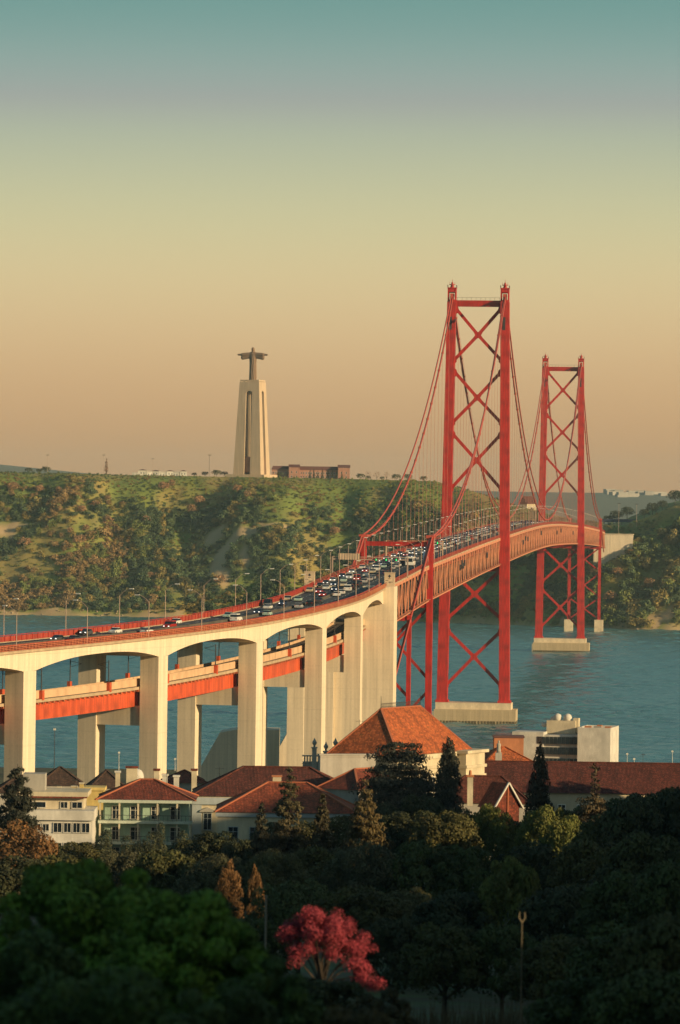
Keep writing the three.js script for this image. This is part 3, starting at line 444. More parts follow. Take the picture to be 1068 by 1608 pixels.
// far bank: scrub and low trees that read as one mass
{
  const variants = [1, 2, 3, 4].map(k => { const r = rng(k * 7), lb = []; for (let i = 0; i < 7; i++) lb.push([(r() - .5) * 3.6, 1.2 + r() * 2.2, (r() - .5) * 3.6, 1.1 + r() * .9, .9 + r() * .8, 1.1 + r() * .9]); return leaves(k, lb, 340, .72, { vary: .55, aspect: .7 }); });
  const sets = variants.map(() => []), r = rng(77), m4 = new THREE.Matrix4(), qt = new THREE.Quaternion(), up = V(0, 1, 0);
  const pal = { dark: [.065, .115, .05], mid: [.135, .185, .048], bright: [.18, .225, .042], olive: [.21, .19, .06], brown: [.235, .175, .075] };
  for (let x = -390; x < 430; x += 3.3) for (let q = 4; q < 205; q += 4.0) {
    const X = x + (r() - .5) * 4, s = table(SHORE, X), d = s + q + (r() - .5) * 4, wide = lerp(165, 120, smooth(120, 230, X)); if (q > wide - 6 + 14 * r()) continue;
    const y = southH(X, d); if (y < 1.2 || rockAt(X, d) > .35) continue;
    const t = (d - s) / wide, open = fbm(X / 26 + 40, d / 26, 3), top = smooth(.62, .8, t) * (1 - smooth(1.05, 1.2, t));
    if (open > .585 && r() < .8) continue; if (top > .5 && r() < .35) continue;
    const zone = fbm(X / 38 + 11, d / 38 + 5, 3), fine = fbm(X / 9, d / 9, 2), left = smooth(-60, -190, X), right = smooth(60, 110, X) * (1 - smooth(150, 200, X));
    let c = zone > .55 ? pal.mid : pal.dark; if (fine > .62) c = pal.olive; if (zone + .14 * left + .10 * right > .72 && fine > .36 && t < .92) c = pal.brown; if (top * (1 - left) > .4 && fine < .6 && X < 90) c = r() < .75 ? pal.bright : pal.mid; if (X > 170) c = fine > .58 ? pal.olive : r() < .5 ? pal.dark : pal.mid;
    const big = (X > 170 ? 1.35 : 1) * (.55 + 1.3 * r() * r() * r() + .75 * fbm(X / 15 + 60, d / 15, 2)) * (1 - .68 * top), j = .8 + .4 * r();
    m4.compose(V(X, y - .5, -d), qt.setFromAxisAngle(up, r() * 6.28), V(big * (.85 + .3 * r()), big * (.8 + .5 * r()), big * (.85 + .3 * r()))); sets[Math.floor(r() * 4)].push([m4.clone(), c.map((v, k) => v * j)]);
  }
  // low undergrowth between the bushes
  const low = leaves(9, [[-.8, .4, .3, 1, .6, .9], [.7, .45, -.4, .9, .7, 1], [.1, .5, .8, .8, .6, .8]], 70, .62, { vary: .6, aspect: .7 }), lowSet = [];
  for (let x = -390; x < 430; x += 2.9) for (let q = 3; q < 190; q += 3.1) {
    const X = x + (r() - .5) * 4, s = table(SHORE, X), d = s + q + (r() - .5) * 4, wide = lerp(165, 120, smooth(120, 230, X)); if (q > wide) continue; const y = southH(X, d); if (y < 1 || rockAt(X, d) > .3 || r() < .12) continue;
    const zone = fbm(X / 24 + 31, d / 24, 3), fine = fbm(X / 7 + 3, d / 7, 2), c = fine > .6 ? pal.olive : zone > .63 ? pal.brown : zone > .46 ? pal.mid : fine > .45 ? pal.bright : pal.dark, t = (d - s) / wide, k = (.45 + .75 * r()) * (1 - .45 * smooth(.75, .95, t)), j = .75 + .5 * r();
    m4.compose(V(X, y - .2, -d), qt.setFromAxisAngle(up, r() * 6.28), V(k * 1.2, k, k * 1.2)); lowSet.push([m4.clone(), c.map(v => v * j)]);
  }
  const wood = new THREE.Group(); wood.name = numbered('scrub'); scene.add(wood); tag(wood, 'dense green and brown scrub covering the far river cliff', 'scrub', null, 'stuff');
  [...sets, lowSet].forEach((st, k) => { const im = new THREE.InstancedMesh(variants[k] || low, leafMat, st.length); im.name = 'foliage'; im.userData.kind = 'stuff'; st.forEach(([m, c], i) => { im.setMatrixAt(i, m); im.setColorAt(i, new THREE.Color().setRGB(...c)); }); wood.add(im); });
  // boulders along the water
  const rk = new THREE.IcosahedronGeometry(1, 0), bl = []; for (let x = -390; x < 430; x += 2.2) { if (fbm(x / 30 + 90, 1, 2) < .42) continue; const X = x + r() * 3, d = table(SHORE, X) + (r() - .2) * 12, y = southH(X, d); if (y < -.6 || y > 5) continue; const s = .4 + 1.6 * r() * r(); bl.push(m4.compose(V(X, y + s * .1, -d), qt.setFromAxisAngle(V(r(), r(), r()).normalize(), r() * 6), V(s * 1.3, s * .8, s)).clone()); }
  const im = new THREE.InstancedMesh(rk, M([.34, .27, .18], .95), bl.length); im.name = 'shore_rocks'; tag(im, 'pale boulders scattered along the far waterline', 'rocks', null, 'stuff'); bl.forEach((m, i) => im.setMatrixAt(i, m)); scene.add(im);
}
// single trees that stand out of the scrub
function makeTree(name, label, category, seed, o) {
  const g = new THREE.Group(); g.name = numbered(name); scene.add(g); tag(g, label, category, o.group);
  const t = new MB(), R = o.R, H = o.H, r = rng(seed + 3), th = o.trunk ?? H * .35; t.rod(V(0, -1, 0), V(0, th + H * .2, 0), o.tr || H * .03, (o.tr || H * .03) * .6, 7);
  for (let k = 0; k < (o.limbs ?? 6); k++) { const a = k * 2.4 + r(), e = .5 + r() * .6, L = R * (.7 + .3 * r()), b = V(0, th * (.7 + .5 * r()), 0); t.rod(b, b.clone().add(V(Math.cos(a) * Math.cos(e) * L, Math.sin(e) * L, Math.sin(a) * Math.cos(e) * L)), (o.tr || H * .03) * .5, (o.tr || H * .03) * .12, 5, false); }
  t.build('trunk', o.bark || barkMat, g);
  mesh('crown', leaves(seed, o.lobes || domeLobes(seed, o.n || 16, R, H - th * .6, th * .6, o.rl || R * .42), o.leaves || 3000, o.leaf || .4, { color: o.color, vary: o.vary, ...o.leafOpt }), leafMat, g);
  return g;
}
{
  const kinds = [makeTree('tan_tree', '', 'tree', 301, { R: 5, H: 8, leaves: 700, leaf: .8, color: [.30, .19, .10], bark: paleBark, group: 'pale brown trees on the far slope' }), makeTree('tan_tree', '', 'tree', 302, { R: 4, H: 9, leaves: 600, leaf: .8, color: [.24, .16, .08], bark: paleBark, group: 'pale brown trees on the far slope' }), makeTree('round_tree', '', 'tree', 303, { R: 4.6, H: 8, leaves: 750, leaf: .8, color: [.075, .085, .03], group: 'round green trees on the far slope' })];
  const spots = [[20, 776, 0, 'near the upper left corner of the cliff'], [62, 779, 0, 'on the upper left cliff'], [92, 783, 1, 'on the upper left cliff'], [150, 802, 0, 'midway up the left cliff'], [168, 797, 1, 'midway up the left cliff'], [128, 812, 0, 'midway up the left cliff'], [38, 868, 0, 'below the sandy bank at the left edge'], [110, 845, 1, 'on the left cliff'], [125, 862, 0, 'on the left cliff'], [135, 838, 1, 'on the left cliff'], [257, 778, 0, 'high on the slope left of the monument'], [270, 772, 1, 'high on the slope left of the monument'], [313, 795, 0, 'below the floodlight mast left of the monument'], [300, 813, 1, 'left of the rock band'], [230, 826, 0, 'in the middle of the left cliff'], [170, 838, 1, 'in the middle of the left cliff'], [200, 850, 2, 'in the middle of the left cliff'], [372, 775, 0, 'just below the monument'], [388, 788, 1, 'just below the monument'], [407, 800, 2, 'below the monument'], [525, 845, 0, 'beside the cable bent'], [512, 862, 2, 'beside the cable bent'], [545, 832, 2, 'left of the backstay cable'], [570, 820, 2, 'left of the backstay cable'], [60, 930, 2, 'low on the left cliff near the water'], [130, 938, 2, 'low on the left cliff near the water'], [180, 925, 2, 'low on the left cliff near the water'], [215, 940, 2, 'above the left shore'], [235, 915, 1, 'above the left shore'], [290, 925, 2, 'above the left shore'], [345, 925, 0, 'above the left shore'],
    [958, 955, 0, 'by the water right of the far tower'], [935, 915, 1, 'right of the far bent'], [970, 912, 0, 'on the slope under the far anchorage'], [990, 880, 1, 'on the slope under the far anchorage'], [1040, 850, 2, 'on the right hill'], [1010, 900, 2, 'on the right hill'], [1050, 900, 2, 'on the right hill'], [1020, 935, 1, 'on the right hill near the water']];
  spots.forEach(([px, py, k, where], i) => { const h = hitSouth(px, py); if (!h) return; const lab = (k === 2 ? 'round green tree ' : k ? 'slim pale brown tree ' : 'broad pale brown tree ') + where; const o = spots.findIndex(s => s[2] === k) === i ? (kinds[k].position.copy(h), kinds[k]) : dup(kinds[k], h, i * 1.7); o.userData.label = lab; const s = .75 + .5 * h2(i, 4); o.scale.set(s, s * 1.05, s); });
}
// ------------------------------------------------------------------ the monument on the plateau
{
  const base = at(395, 750, 4068); base.y = 112.2; const mo = thing('statue_monument', 'tall tapering stone gateway pedestal carrying a robed statue with outspread arms', 'monument', base, 18 * Math.PI / 180 * -1);
  const stone = M([.60, .46, .32], .85, { map: T.concrete }), H = 80, w = y => lerp(12.3, 8.6, y / H), slot = 2.7, P = (x, y, z) => V(x, y, z), top = 73;
  for (const sx of [-1, 1]) for (const sz of [-1, 1]) { const m = new MB(), q = y => { const o = w(y), i = slot, a = sx > 0 ? [i, o] : [-o, -i], b = sz > 0 ? [i, o] : [-o, -i]; return [P(a[0], y, b[1]), P(a[1], y, b[1]), P(a[1], y, b[0]), P(a[0], y, b[0])]; }; m.hexa([...q(0), ...q(top)]); m.build('pillar', stone, mo); }
  const cap = new MB(), q = y => { const o = w(y); return [P(-o, y, o), P(o, y, o), P(o, y, -o), P(-o, y, -o)]; }; cap.hexa([...q(top), ...q(H)]); cap.build('pedestal_head', stone, mo);
  for (let k = 0; k < 4; k++) { const pts = [[-slot, 3.2]]; for (let i = 0; i <= 10; i++) { const a = Math.PI - i / 10 * Math.PI; pts.push([Math.cos(a) * slot, Math.sin(a) * slot]); } pts.push([slot, 3.2]); const g = shapeGeo(pts.slice().reverse(), 1.2); g.translate(0, top - 3.18, w(top) - 1.25); g.rotateY(k * Math.PI / 2); mesh('arch_head', g, stone, mo); }
  new MB().box(0, 36, 0, 2.2, 72, 2.2).build('lift_shaft', M([.42, .35, .28], .9), mo);
  for (let k = 0; k < 4; k++) { const g = new MB().box(0, 11, 9.2, 2 * slot - .02, 13, .6).geo(); g.rotateY(k * Math.PI / 2); mesh('bronze_panel', g, M([.30, .13, .06], .6), mo); }
  const rl = new MB(); for (const [a, b, c, d] of [[-8.2, 8.2, 8.2, 8.2], [8.2, 8.2, 8.2, -8.2], [8.2, -8.2, -8.2, -8.2], [-8.2, -8.2, -8.2, 8.2]]) rl.beam(P(a, 81, b), P(c, 81, d), .15, 1.4); rl.build('terrace_railing', stone, mo);
  new MB().box(0, 1.2, 0, 34, 3.2, 34).build('plinth', stone, mo);
  // the robed figure, one continuous surface
  const N = 84, mc = new MarchingCubes(N, new THREE.MeshStandardMaterial(), false, false, 400000), S = 15;   // field spans -S..S metres
  const cap2 = (p, a, b, ra, rb, fl = 1) => { const ax = b[0] - a[0], ay = b[1] - a[1], az = b[2] - a[2], t = clamp(((p[0] - a[0]) * ax + (p[1] - a[1]) * ay + (p[2] - a[2]) * az) / (ax * ax + ay * ay + az * az), 0, 1); return Math.hypot(p[0] - a[0] - ax * t, p[1] - a[1] - ay * t, (p[2] - a[2] - az * t) / fl) - lerp(ra, rb, t); };
  const smin = (a, b, k) => { const h = clamp(.5 + .5 * (b - a) / k, 0, 1); return lerp(b, a, h) - k * h * (1 - h); };
  for (let z = 0; z < N; z++) for (let y = 0; y < N; y++) for (let x = 0; x < N; x++) {
    const p = [(x - N / 2) / (N / 2) * S, (y - N / 2) / (N / 2) * S, (z - N / 2) / (N / 2) * S], a = Math.atan2(p[2], p[0]);
    const fold = .22 * Math.cos(a * 9 + Math.sin(p[1] * .3)) * smooth(9, 2, p[1]);
    let d = cap2(p, [0, -14, 0], [0, 4, 0], 3.1, 2.7, .85) + fold; d = smin(d, cap2(p, [0, 3, 0], [0, 7.6, 0], 2.7, 2.9, .75), 1);           // robe and chest
    for (const s of [-1, 1]) { d = smin(d, cap2(p, [s * 1.6, 7.9, 0], [s * 8.8, 7.5, .7], 1.7, 1.6), .9); d = smin(d, cap2(p, [s * 3.6, 6.0, .3], [s * 8.6, 5.0, .7], 1.7, 1.7, .7), .8); d = smin(d, cap2(p, [s * 8.5, 7.6, .7], [s * 12.6, 7.5, 1.1], 1.05, .7), .4); d = smin(d, cap2(p, [s * 11.4, 7.7, 1.2], [s * 12.0, 8.3, 1.5], .3, .25), .15); }
    d = smin(d, cap2(p, [0, 9.4, 0], [0, 11, .2], .85, .8), .5); d = smin(d, cap2(p, [0, 11.4, .25], [0, 12.5, .2], 1.3, 1.35, 1.1), .35); d = smin(d, cap2(p, [0, 11.9, -.6], [0, 9.6, -.8], 1.1, 1.35, .6), .4);   // neck, head, hair
    d = smin(d, cap2(p, [0, 12, 1.25], [0, 11.6, 1.4], .2, .22), .15); d = smin(d, cap2(p, [0, 10.9, .9], [0, 10.5, 1], .5, .35), .2);     // nose, beard
    mc.field[x + y * N + z * N * N] = -d;
  }
  mc.isolation = 0; mc.update(); const g = new THREE.BufferGeometry(); g.setAttribute('position', new THREE.BufferAttribute(mc.positionArray.slice(0, mc.count * 3), 3)); g.setAttribute('normal', new THREE.BufferAttribute(mc.normalArray.slice(0, mc.count * 3), 3)); g.scale(S, S, S);
  const st = mesh('statue', g, M([.20, .13, .085], .85), mo); st.position.y = H + 15.2; st.rotation.y = .05;
}
// ------------------------------------------------------------------ things on the plateau and the far shore
function boxHouse(name, label, cat, pos, turn, w, h, dp, wall, roof, rh, o = {}) {
  const g = thing(name, label, cat, pos, turn, o.group); new MB().box(0, h / 2 - 2, 0, w, h + 4, dp).build('wall', wall, g);
  const ov = o.over ?? .4, X = w / 2 + ov, Z = dp / 2 + ov, m = new MB(); let cx = 0;
  if (rh > 0) {
    const q = o.gable ? X : Math.max(0, X - Z * (o.hip ?? 1)), a = V(-X, h, Z), b = V(X, h, Z), c = V(X, h, -Z), d = V(-X, h, -Z), l = V(-q, h + rh, 0), r = V(q, h + rh, 0);
    if (o.mansard) { const z = Z - rh * .45, x = X - rh * .45, e = [V(-x, h + rh, z), V(x, h + rh, z), V(x, h + rh, -z), V(-x, h + rh, -z)]; m.hexa([a, b, c, d, ...e]); } else { m.face([a, b, r, l]); m.face([c, d, l, r]); m.face([b, c, r]); m.face([d, a, l]); m.face([d, c, b, a]); }
    const rf = m.build('roof', roof, g);
    if (o.caps) { const k = new MB(); for (const [p, s] of [[l, r], [a, l], [b, r], [c, r], [d, l]]) if (p.distanceTo(s) > .5) k.beam(p.clone().add(V(0, .06, 0)), s.clone().add(V(0, .06, 0)), .34, .2); k.build('ridge_tiles', o.capMat || roof, rf); }
  } else { m.box(0, h + .25, 0, w + .5, .5, dp + .5).build('roof', roof, g); }
  if (o.cornice) new MB().box(0, h - .45, 0, w + .5, .7, dp + .5).build('cornice', o.corniceMat || wall, g);
  const gl = o.glass || C.glass, fr = o.frame || C.lampHead;
  for (const [side, x, y, ww, hh, mull = 1] of o.windows || []) {
    const wn = sub('window', g), R = side === 'front' ? 0 : side === 'right' ? Math.PI / 2 : side === 'left' ? -Math.PI / 2 : Math.PI, off = side === 'front' || side === 'back' ? dp / 2 : w / 2; wn.rotation.y = R;
    const f = new MB(), z = off + .05, t = .11; f.box(x - ww / 2, y, z, t, hh + t, .12); f.box(x + ww / 2, y, z, t, hh + t, .12); f.box(x, y + hh / 2, z, ww, t, .118); f.box(x, y - hh / 2 - .04, z + .05, ww + .3, .13, .26); for (let k = 1; k <= mull; k++) f.box(x - ww / 2 + ww * k / (mull + 1), y, z - .01, .07, hh, .08); if (o.bars !== 0) f.box(x, y + hh * .18, z - .012, ww, .06, .078);
    f.build('window_frame', fr, wn); new MB().box(x, y, off + .012, ww - .02, hh - .02, .02).build('pane', gl, wn);
  }
  return g;
}
function chimney(g, x, y, z, w, h, mat, cap) { const c = new MB(); c.box(x, y + h / 2, z, w, h, w * .8); const o = c.build('chimney', mat, g); new MB().box(x, y + h + .12, z, w + .3, .24, w * .8 + .3).build('chimney_cap', cap || mat, o); return o; }
const W_ = { white: M([.70, .68, .62], .85, { map: T.plaster }), cream: M([.66, .58, .42], .85, { map: T.plaster }), pink: M([.46, .24, .18], .9, { map: T.plaster }), mint: M([.36, .52, .42], .85, { map: T.plaster }), paleMint: M([.58, .66, .56], .8, { map: T.plaster }), grey: M([.42, .40, .36], .9, { map: T.plaster }), stained: M([.48, .45, .40], .95, { map: T.concrete }), yellow: M([.74, .56, .20], .85, { map: T.plaster }), blueGrey: M([.42, .48, .52], .85, { map: T.plaster }), ochre: M([.56, .22, .10], .85, { map: T.plaster }) };
const R_ = { red: M([.25, .052, .027], .9, { map: T.tile, bump: T.tileBump, bumpScale: .06 }), orange: M([.58, .145, .042], .9, { map: T.tile, bump: T.tileBump, bumpScale: .06 }), dark: M([.15, .036, .024], .9, { map: T.tile, bump: T.tileBump, bumpScale: .06 }), brown: M([.10, .055, .04], .95, { map: T.tile, bump: T.tileBump, bumpScale: .05 }), ridge: M([.38, .12, .06], .9, { map: T.grain }), slate: M([.12, .05, .045], .9) };
{
  const plat = (px, py, d) => { const p = at(px, py, d); p.y = southH(p.x, d) - .3; return p; };
  const win = []; for (let k = -14; k <= 14; k++) for (const y of [2.2, 5.4]) win.push(['front', k * 2.15, y, 1.0, 1.7, 0]);
  boxHouse('seminary_building', 'long pink brick building with dark mansard roof beside the monument', 'building', at(485, 750, 4150).setY(111.8), 0, 63, 8.2, 16, W_.pink, R_.slate, 3, { mansard: 1, windows: win, bars: 0 });
  for (const [px, w, h] of [[462, 9, 10.2], [540, 10, 10.4]]) boxHouse('gabled_pavilion', px < 500 ? 'gabled projecting pavilion at the middle of the pink brick building' : 'gabled projecting pavilion at the sunny end of the pink brick building', 'building', at(px, 750, 4140).setY(111.8), 0, w, h, 8, W_.pink, R_.slate, 2.4, { gable: 1, windows: [['front', -2, 2.4, 1, 1.8, 0], ['front', 2, 2.4, 1, 1.8, 0], ['front', -2, 6, 1, 1.8, 0], ['front', 2, 6, 1, 1.8, 0]], bars: 0 });
  [[213, 5, 4], [224, 8, 6.5], [235, 6, 5], [245, 7, 6], [255, 8, 5], [267, 7, 6], [277, 6, 5.2], [288, 6, 6.2]].forEach(([px, w, h], i) => boxHouse('white_house', ['small low white house at the far end of the white row', 'tallest pale block of the white row', 'third pale house of the white row left of the monument', 'fourth pale house of the white row left of the monument', 'fifth pale house of the white row left of the monument', 'sixth pale house of the white row left of the monument', 'seventh pale house of the white row left of the monument', 'pale house nearest the monument in the white row'][i], 'house', at(px, 750, 4350).setY(109), (i % 3 - 1) * .15, w, h + 3.4, 7, W_.white, i % 2 ? R_.slate : W_.white, i % 2 ? 1 : 0, { group: 'white houses on the plateau', windows: [['front', -1.2, h + 1, 1, 1.2, 0], ['front', 1.2, h + 1, 1, 1.2, 0]], bars: 0 }));
  boxHouse('gabled_house', 'cream gabled house on the hill behind the bridge deck', 'house', at(829, 797, 4060).setY(84), .5, 9, 9.5, 12, W_.cream, R_.dark, 6.5, { gable: 1, windows: [['front', 0, 6, 1.2, 1.6, 0]] });
  const masts = [[75, 714, 'left edge of the plateau'], [163, 714, 'above the bare poplar'], [240, 720, 'above the white houses'], [329, 714, 'just left of the monument'], [972, 790, 'over the far toll canopy'], [1000, 791, 'right of the far toll canopy']];
  for (const [px, py, w] of masts) { const d = px > 900 ? 3780 : 4080, p = at(px, py, d), g = southH(p.x, d), m = thing('floodlight_mast', 'thin floodlight mast ' + w, 'mast', [p.x, g - .3, -d], 0, 'floodlight masts on the far bank'); new MB().rod(V(0, 0, 0), V(0, p.y - g, 0), .16, .1, 5).build('pole', C.lampPole, m); new MB().box(0, p.y - g, 0, 2.6, .35, .8).build('lamp_cluster', C.darkSteel, m); }
  // far abutment and toll canopy
  const ab = thing('far_abutment', 'pale concrete abutment block where the bridge lands on the far hill', 'abutment', onBridge(1650, 4, 0), -AXIS); new MB().box(13, 54, -9, 30, 34, 16).build('abutment_wall', C.concrete, ab); new MB().box(13, 71.3, -9, 31, .6, 17).build('abutment_coping', C.pierCap, ab);
  const tc = thing('toll_canopy', 'dark blue flat canopy behind the far end of the bridge', 'canopy', onBridge(1750, 16, 75), -AXIS); new MB().box(4, 6.4, 0, 30, 2.4, 8).build('canopy_roof', M([.03, .045, .09], .6), tc); for (const x of [-9, -2, 5, 12, 18]) new MB().box(x, 2.2, 0, .6, 6.2, .6).build('post', C.darkSteel, tc);
  // far town
  const rr = rng(12); for (let k = 0; k < 26; k++) { const px = 955 + rr() * 120, d = 10200 + rr() * 900, p = at(px, 780, d); const g = southH(p.x, d); boxHouse('distant_block', 'tiny pale block on the hazy horizon at the right', 'building', [p.x, g - 2, -d], rr() * .6, 8 + rr() * 26, 5 + rr() * 7, 14, W_.grey, W_.grey, 0, { group: 'pale blocks on the hazy horizon' }); }
  // plateau skyline trees
  const cy = (() => { const lb = []; for (let k = 0; k < 6; k++) lb.push([0, 1 + k * 1.1, 0, 1.1 * (1 - k * .13), 1.1, 1.1 * (1 - k * .13)]); return makeTree('small_cypress', 'small dark cypress in front of the pink brick building', 'tree', 41, { R: 1, H: 7, lobes: lb, leaves: 260, leaf: .6, color: [.028, .04, .022], group: 'cypress row on the plateau', limbs: 0 }); })();
  [487, 493, 499, 506, 515, 522, 529, 537].forEach((px, i) => { const p = plat(px, 750, 4118); p.y += .2; const o = i ? dup(cy, p, i) : (cy.position.copy(p), cy); o.scale.setScalar(.85 + .4 * h2(i, 9)); });
  const rd = makeTree('plateau_tree', '', 'tree', 43, { R: 3.6, H: 5.5, leaves: 420, leaf: .7, color: [.05, .065, .025], group: 'low trees along the plateau edge' });
  [[45, 'at the left end of the skyline'], [62, 'beside the dark clump on the left skyline'], [72, 'at the right of the dark clump on the left skyline'], [305, 'left of the mast near the monument'], [322, 'under the mast near the monument'], [340, 'close to the foot of the monument'], [352, 'closest to the foot of the monument'], [440, 'at the left corner of the pink brick building'], [566, 'first right of the pink brick building'], [578, 'second right of the pink brick building'], [600, 'between the pink brick building and the cables'], [622, 'behind the left backstay cable'], [640, 'among the hangers'], [665, 'left of the near tower']].forEach(([px, w], i) => { const p = plat(px, 750, 4085 + (i % 3) * 12), o = i ? dup(rd, p, i * 2) : (rd.position.copy(p), rd); o.userData.label = 'low dark tree ' + w; o.scale.setScalar(.6 + .6 * h2(i, 3)); });
  const pop = makeTree('bare_poplar', 'tall bare brown poplar on the left skyline', 'tree', 44, { R: 1.6, H: 14, trunk: 3, lobes: [[0, 5, 0, 1.8, 3, 1.8], [0, 9, 0, 1.3, 3, 1.3], [0, 12, 0, .7, 2.4, .7]], leaves: 420, leaf: .7, color: [.20, .13, .09] }); { const p = plat(167, 748, 4100); pop.position.copy(p); }
  const bare = makeTree('bare_tree', 'bare twiggy tree right of the pink brick building', 'tree', 45, { R: 3, H: 8, leaves: 160, leaf: .5, color: [.24, .16, .1], group: 'bare trees on the plateau', bark: paleBark }); [578, 592, 607].forEach((px, i) => { const p = plat(px, 748, 4120), o = i ? dup(bare, p, i) : (bare.position.copy(p), bare); });
  const rh = makeTree('hill_tree', '', 'tree', 46, { R: 5, H: 9, leaves: 900, leaf: .8, color: [.036, .055, .028], group: 'trees on top of the right hill' });
  [[955, 'right behind the far anchorage'], [968, 'second behind the far anchorage'], [985, 'left of the round tree on the right hill'], [1012, 'largest on the right hill crest'], [1040, 'near the right edge on the hill crest'], [1060, 'at the right edge on the hill crest'], [1025, 'between the crest trees of the right hill']].forEach(([px, w], i) => { const d = i < 3 ? 3990 : 3800, p = plat(px, 800, d), o = i ? dup(rh, p, i) : (rh.position.copy(p), rh); o.userData.label = 'dark leafy tree ' + w; o.scale.setScalar(.8 + .5 * h2(i, 6)); });
}

// ------------------------------------------------------------------ lamps, gantries and traffic on the deck
{
  const lamp = thing('street_lamp', '', 'street lamp'); lamp.userData.group = 'street lamps along the deck';
  new MB().rod(V(0, 0, 0), V(0, 8.2, 0), .11, .07, 6).build('pole', C.lampPole, lamp);
  { const m = new MB(), pts = []; for (let k = 0; k <= 5; k++) { const t = k / 5; pts.push(V(-2.6 * t, 8.15 + 1.7 * Math.sin(t * Math.PI / 2), 0)); } m.path(pts, .055, 5); m.build('arm', C.lampPole, lamp); }
  new MB().box(-3.0, 9.86, 0, 1.1, .2, .42).build('lamp_head', C.lampHead, lamp);
  let first = true; const put = (p, turn, label) => { const o = first ? (first = false, lamp.position.copy(p), lamp.rotation.y = turn, lamp) : dup(lamp, p, turn); o.userData.label = label; };
  const ord = ['', 'second ', 'third ', 'fourth ', 'fifth ', 'sixth ', 'seventh ', 'eighth ', 'ninth ', 'tenth ', 'eleventh ', 'twelfth '];
  for (const sd of [1, -1]) { let n = 0; for (let l = 22; l < NB * SPAN; l += 34) { const a = heading(l); put(onRoute(l, sd * 10.45, viaH(l) + .1), -a + (sd > 0 ? 0 : Math.PI), `${ord[n++] || ''}curved arm street lamp from the pylon on the ${sd > 0 ? 'sunlit' : 'shaded'} edge of the viaduct`.replace(/^curved/, 'first curved')); } }
  const nth = n => n + (n % 10 === 1 && n !== 11 ? 'st' : n % 10 === 2 && n !== 12 ? 'nd' : n % 10 === 3 && n !== 13 ? 'rd' : 'th');
  for (const sd of [1, -1]) { const cnt = {}; for (let s = -655; s < 1590; s += 34) { if (Math.abs(s) < 8 || Math.abs(s - 1013) < 8) continue; const w = s < -483 ? 'between the end pier and the cable bent' : s < 0 ? 'on the side span before the near tower' : s < 1013 ? 'on the main span between the towers' : 'beyond the far tower'; cnt[w] = (cnt[w] || 0) + 1; put(onBridge(s, sd * 10.5, deckH(s) + .1), -AXIS + (sd > 0 ? 0 : Math.PI), `${nth(cnt[w])} street lamp on the ${sd > 0 ? 'sunlit' : 'shaded'} edge ${w}`); } }
}
{
  const green = M([.05, .6, .2], .5); green.emissive.setRGB(.05, 1.4, .35);
  // sign gantry over the left carriageway, seen from behind, and lane signals
  const g = thing('sign_gantry', 'overhead sign gantry with pale ribbed board beside the viaduct pylon', 'gantry', onBridge(-600, 0, deckH(-600)), -AXIS);
  for (const x of [-11.6, 11.6]) new MB().box(x, 3.2, 0, .4, 6.4, .4).build('post', C.lampPole, g); new MB().beam(V(-11.6, 5.6, 0), V(11.6, 5.6, 0), .35, .35).build('beam', C.lampPole, g); new MB().beam(V(-11.6, 6.3, 0), V(11.6, 6.3, 0), .2, .2).build('beam', C.lampPole, g);
  new MB().box(-6.5, 6.4, .5, 6.4, 1.9, .3).build('sign_board', C.plaque, g); for (let k = 0; k < 8; k++) new MB().box(-9.3 + k * .8, 6.4, .7, .12, 1.8, .12).build('board_rib', C.lampPole, g);
  for (const x of [1.9, 5, 8.1]) { const b = new MB().box(x, 5.6, .4, 1.0, 1.0, .3).build('signal_box', C.darkSteel, g); const s = new MB(); s.beam(V(x - .28, 5.6, .57), V(x, 5.3, .57), .04, .14, V(0, 0, 1)); s.beam(V(x + .28, 5.6, .57), V(x, 5.3, .57), .04, .14, V(0, 0, 1)); s.box(x, 5.6, .57, .14, .6, .04); s.build('signal_arrow', green, b); }
  const g2 = thing('signal_gantry', 'slim lane signal gantry over the deck behind the cable bent', 'gantry', onBridge(-395, 0, deckH(-395)), -AXIS);
  for (const x of [-9.9, 9.9]) new MB().box(x, 3.2, 0, .35, 6.4, .35).build('post', C.plaque, g2); new MB().beam(V(-9.7, 6.2, 0), V(9.7, 6.2, 0), .3, .3).build('beam', C.redRail, g2); new MB().beam(V(-9.7, 5.3, 0), V(9.7, 5.3, 0), .3, .3).build('beam', C.redRail, g2);
  for (const x of [1.9, 5, 8.1]) { const b = new MB().box(x, 5.7, .4, 1.1, 1.1, .3).build('signal_box', C.darkSteel, g2); const s = new MB(); s.box(x, 5.7, .57, .16, .66, .04); s.box(x, 5.45, .57, .5, .14, .042); s.build('signal_arrow', green, b); }
}
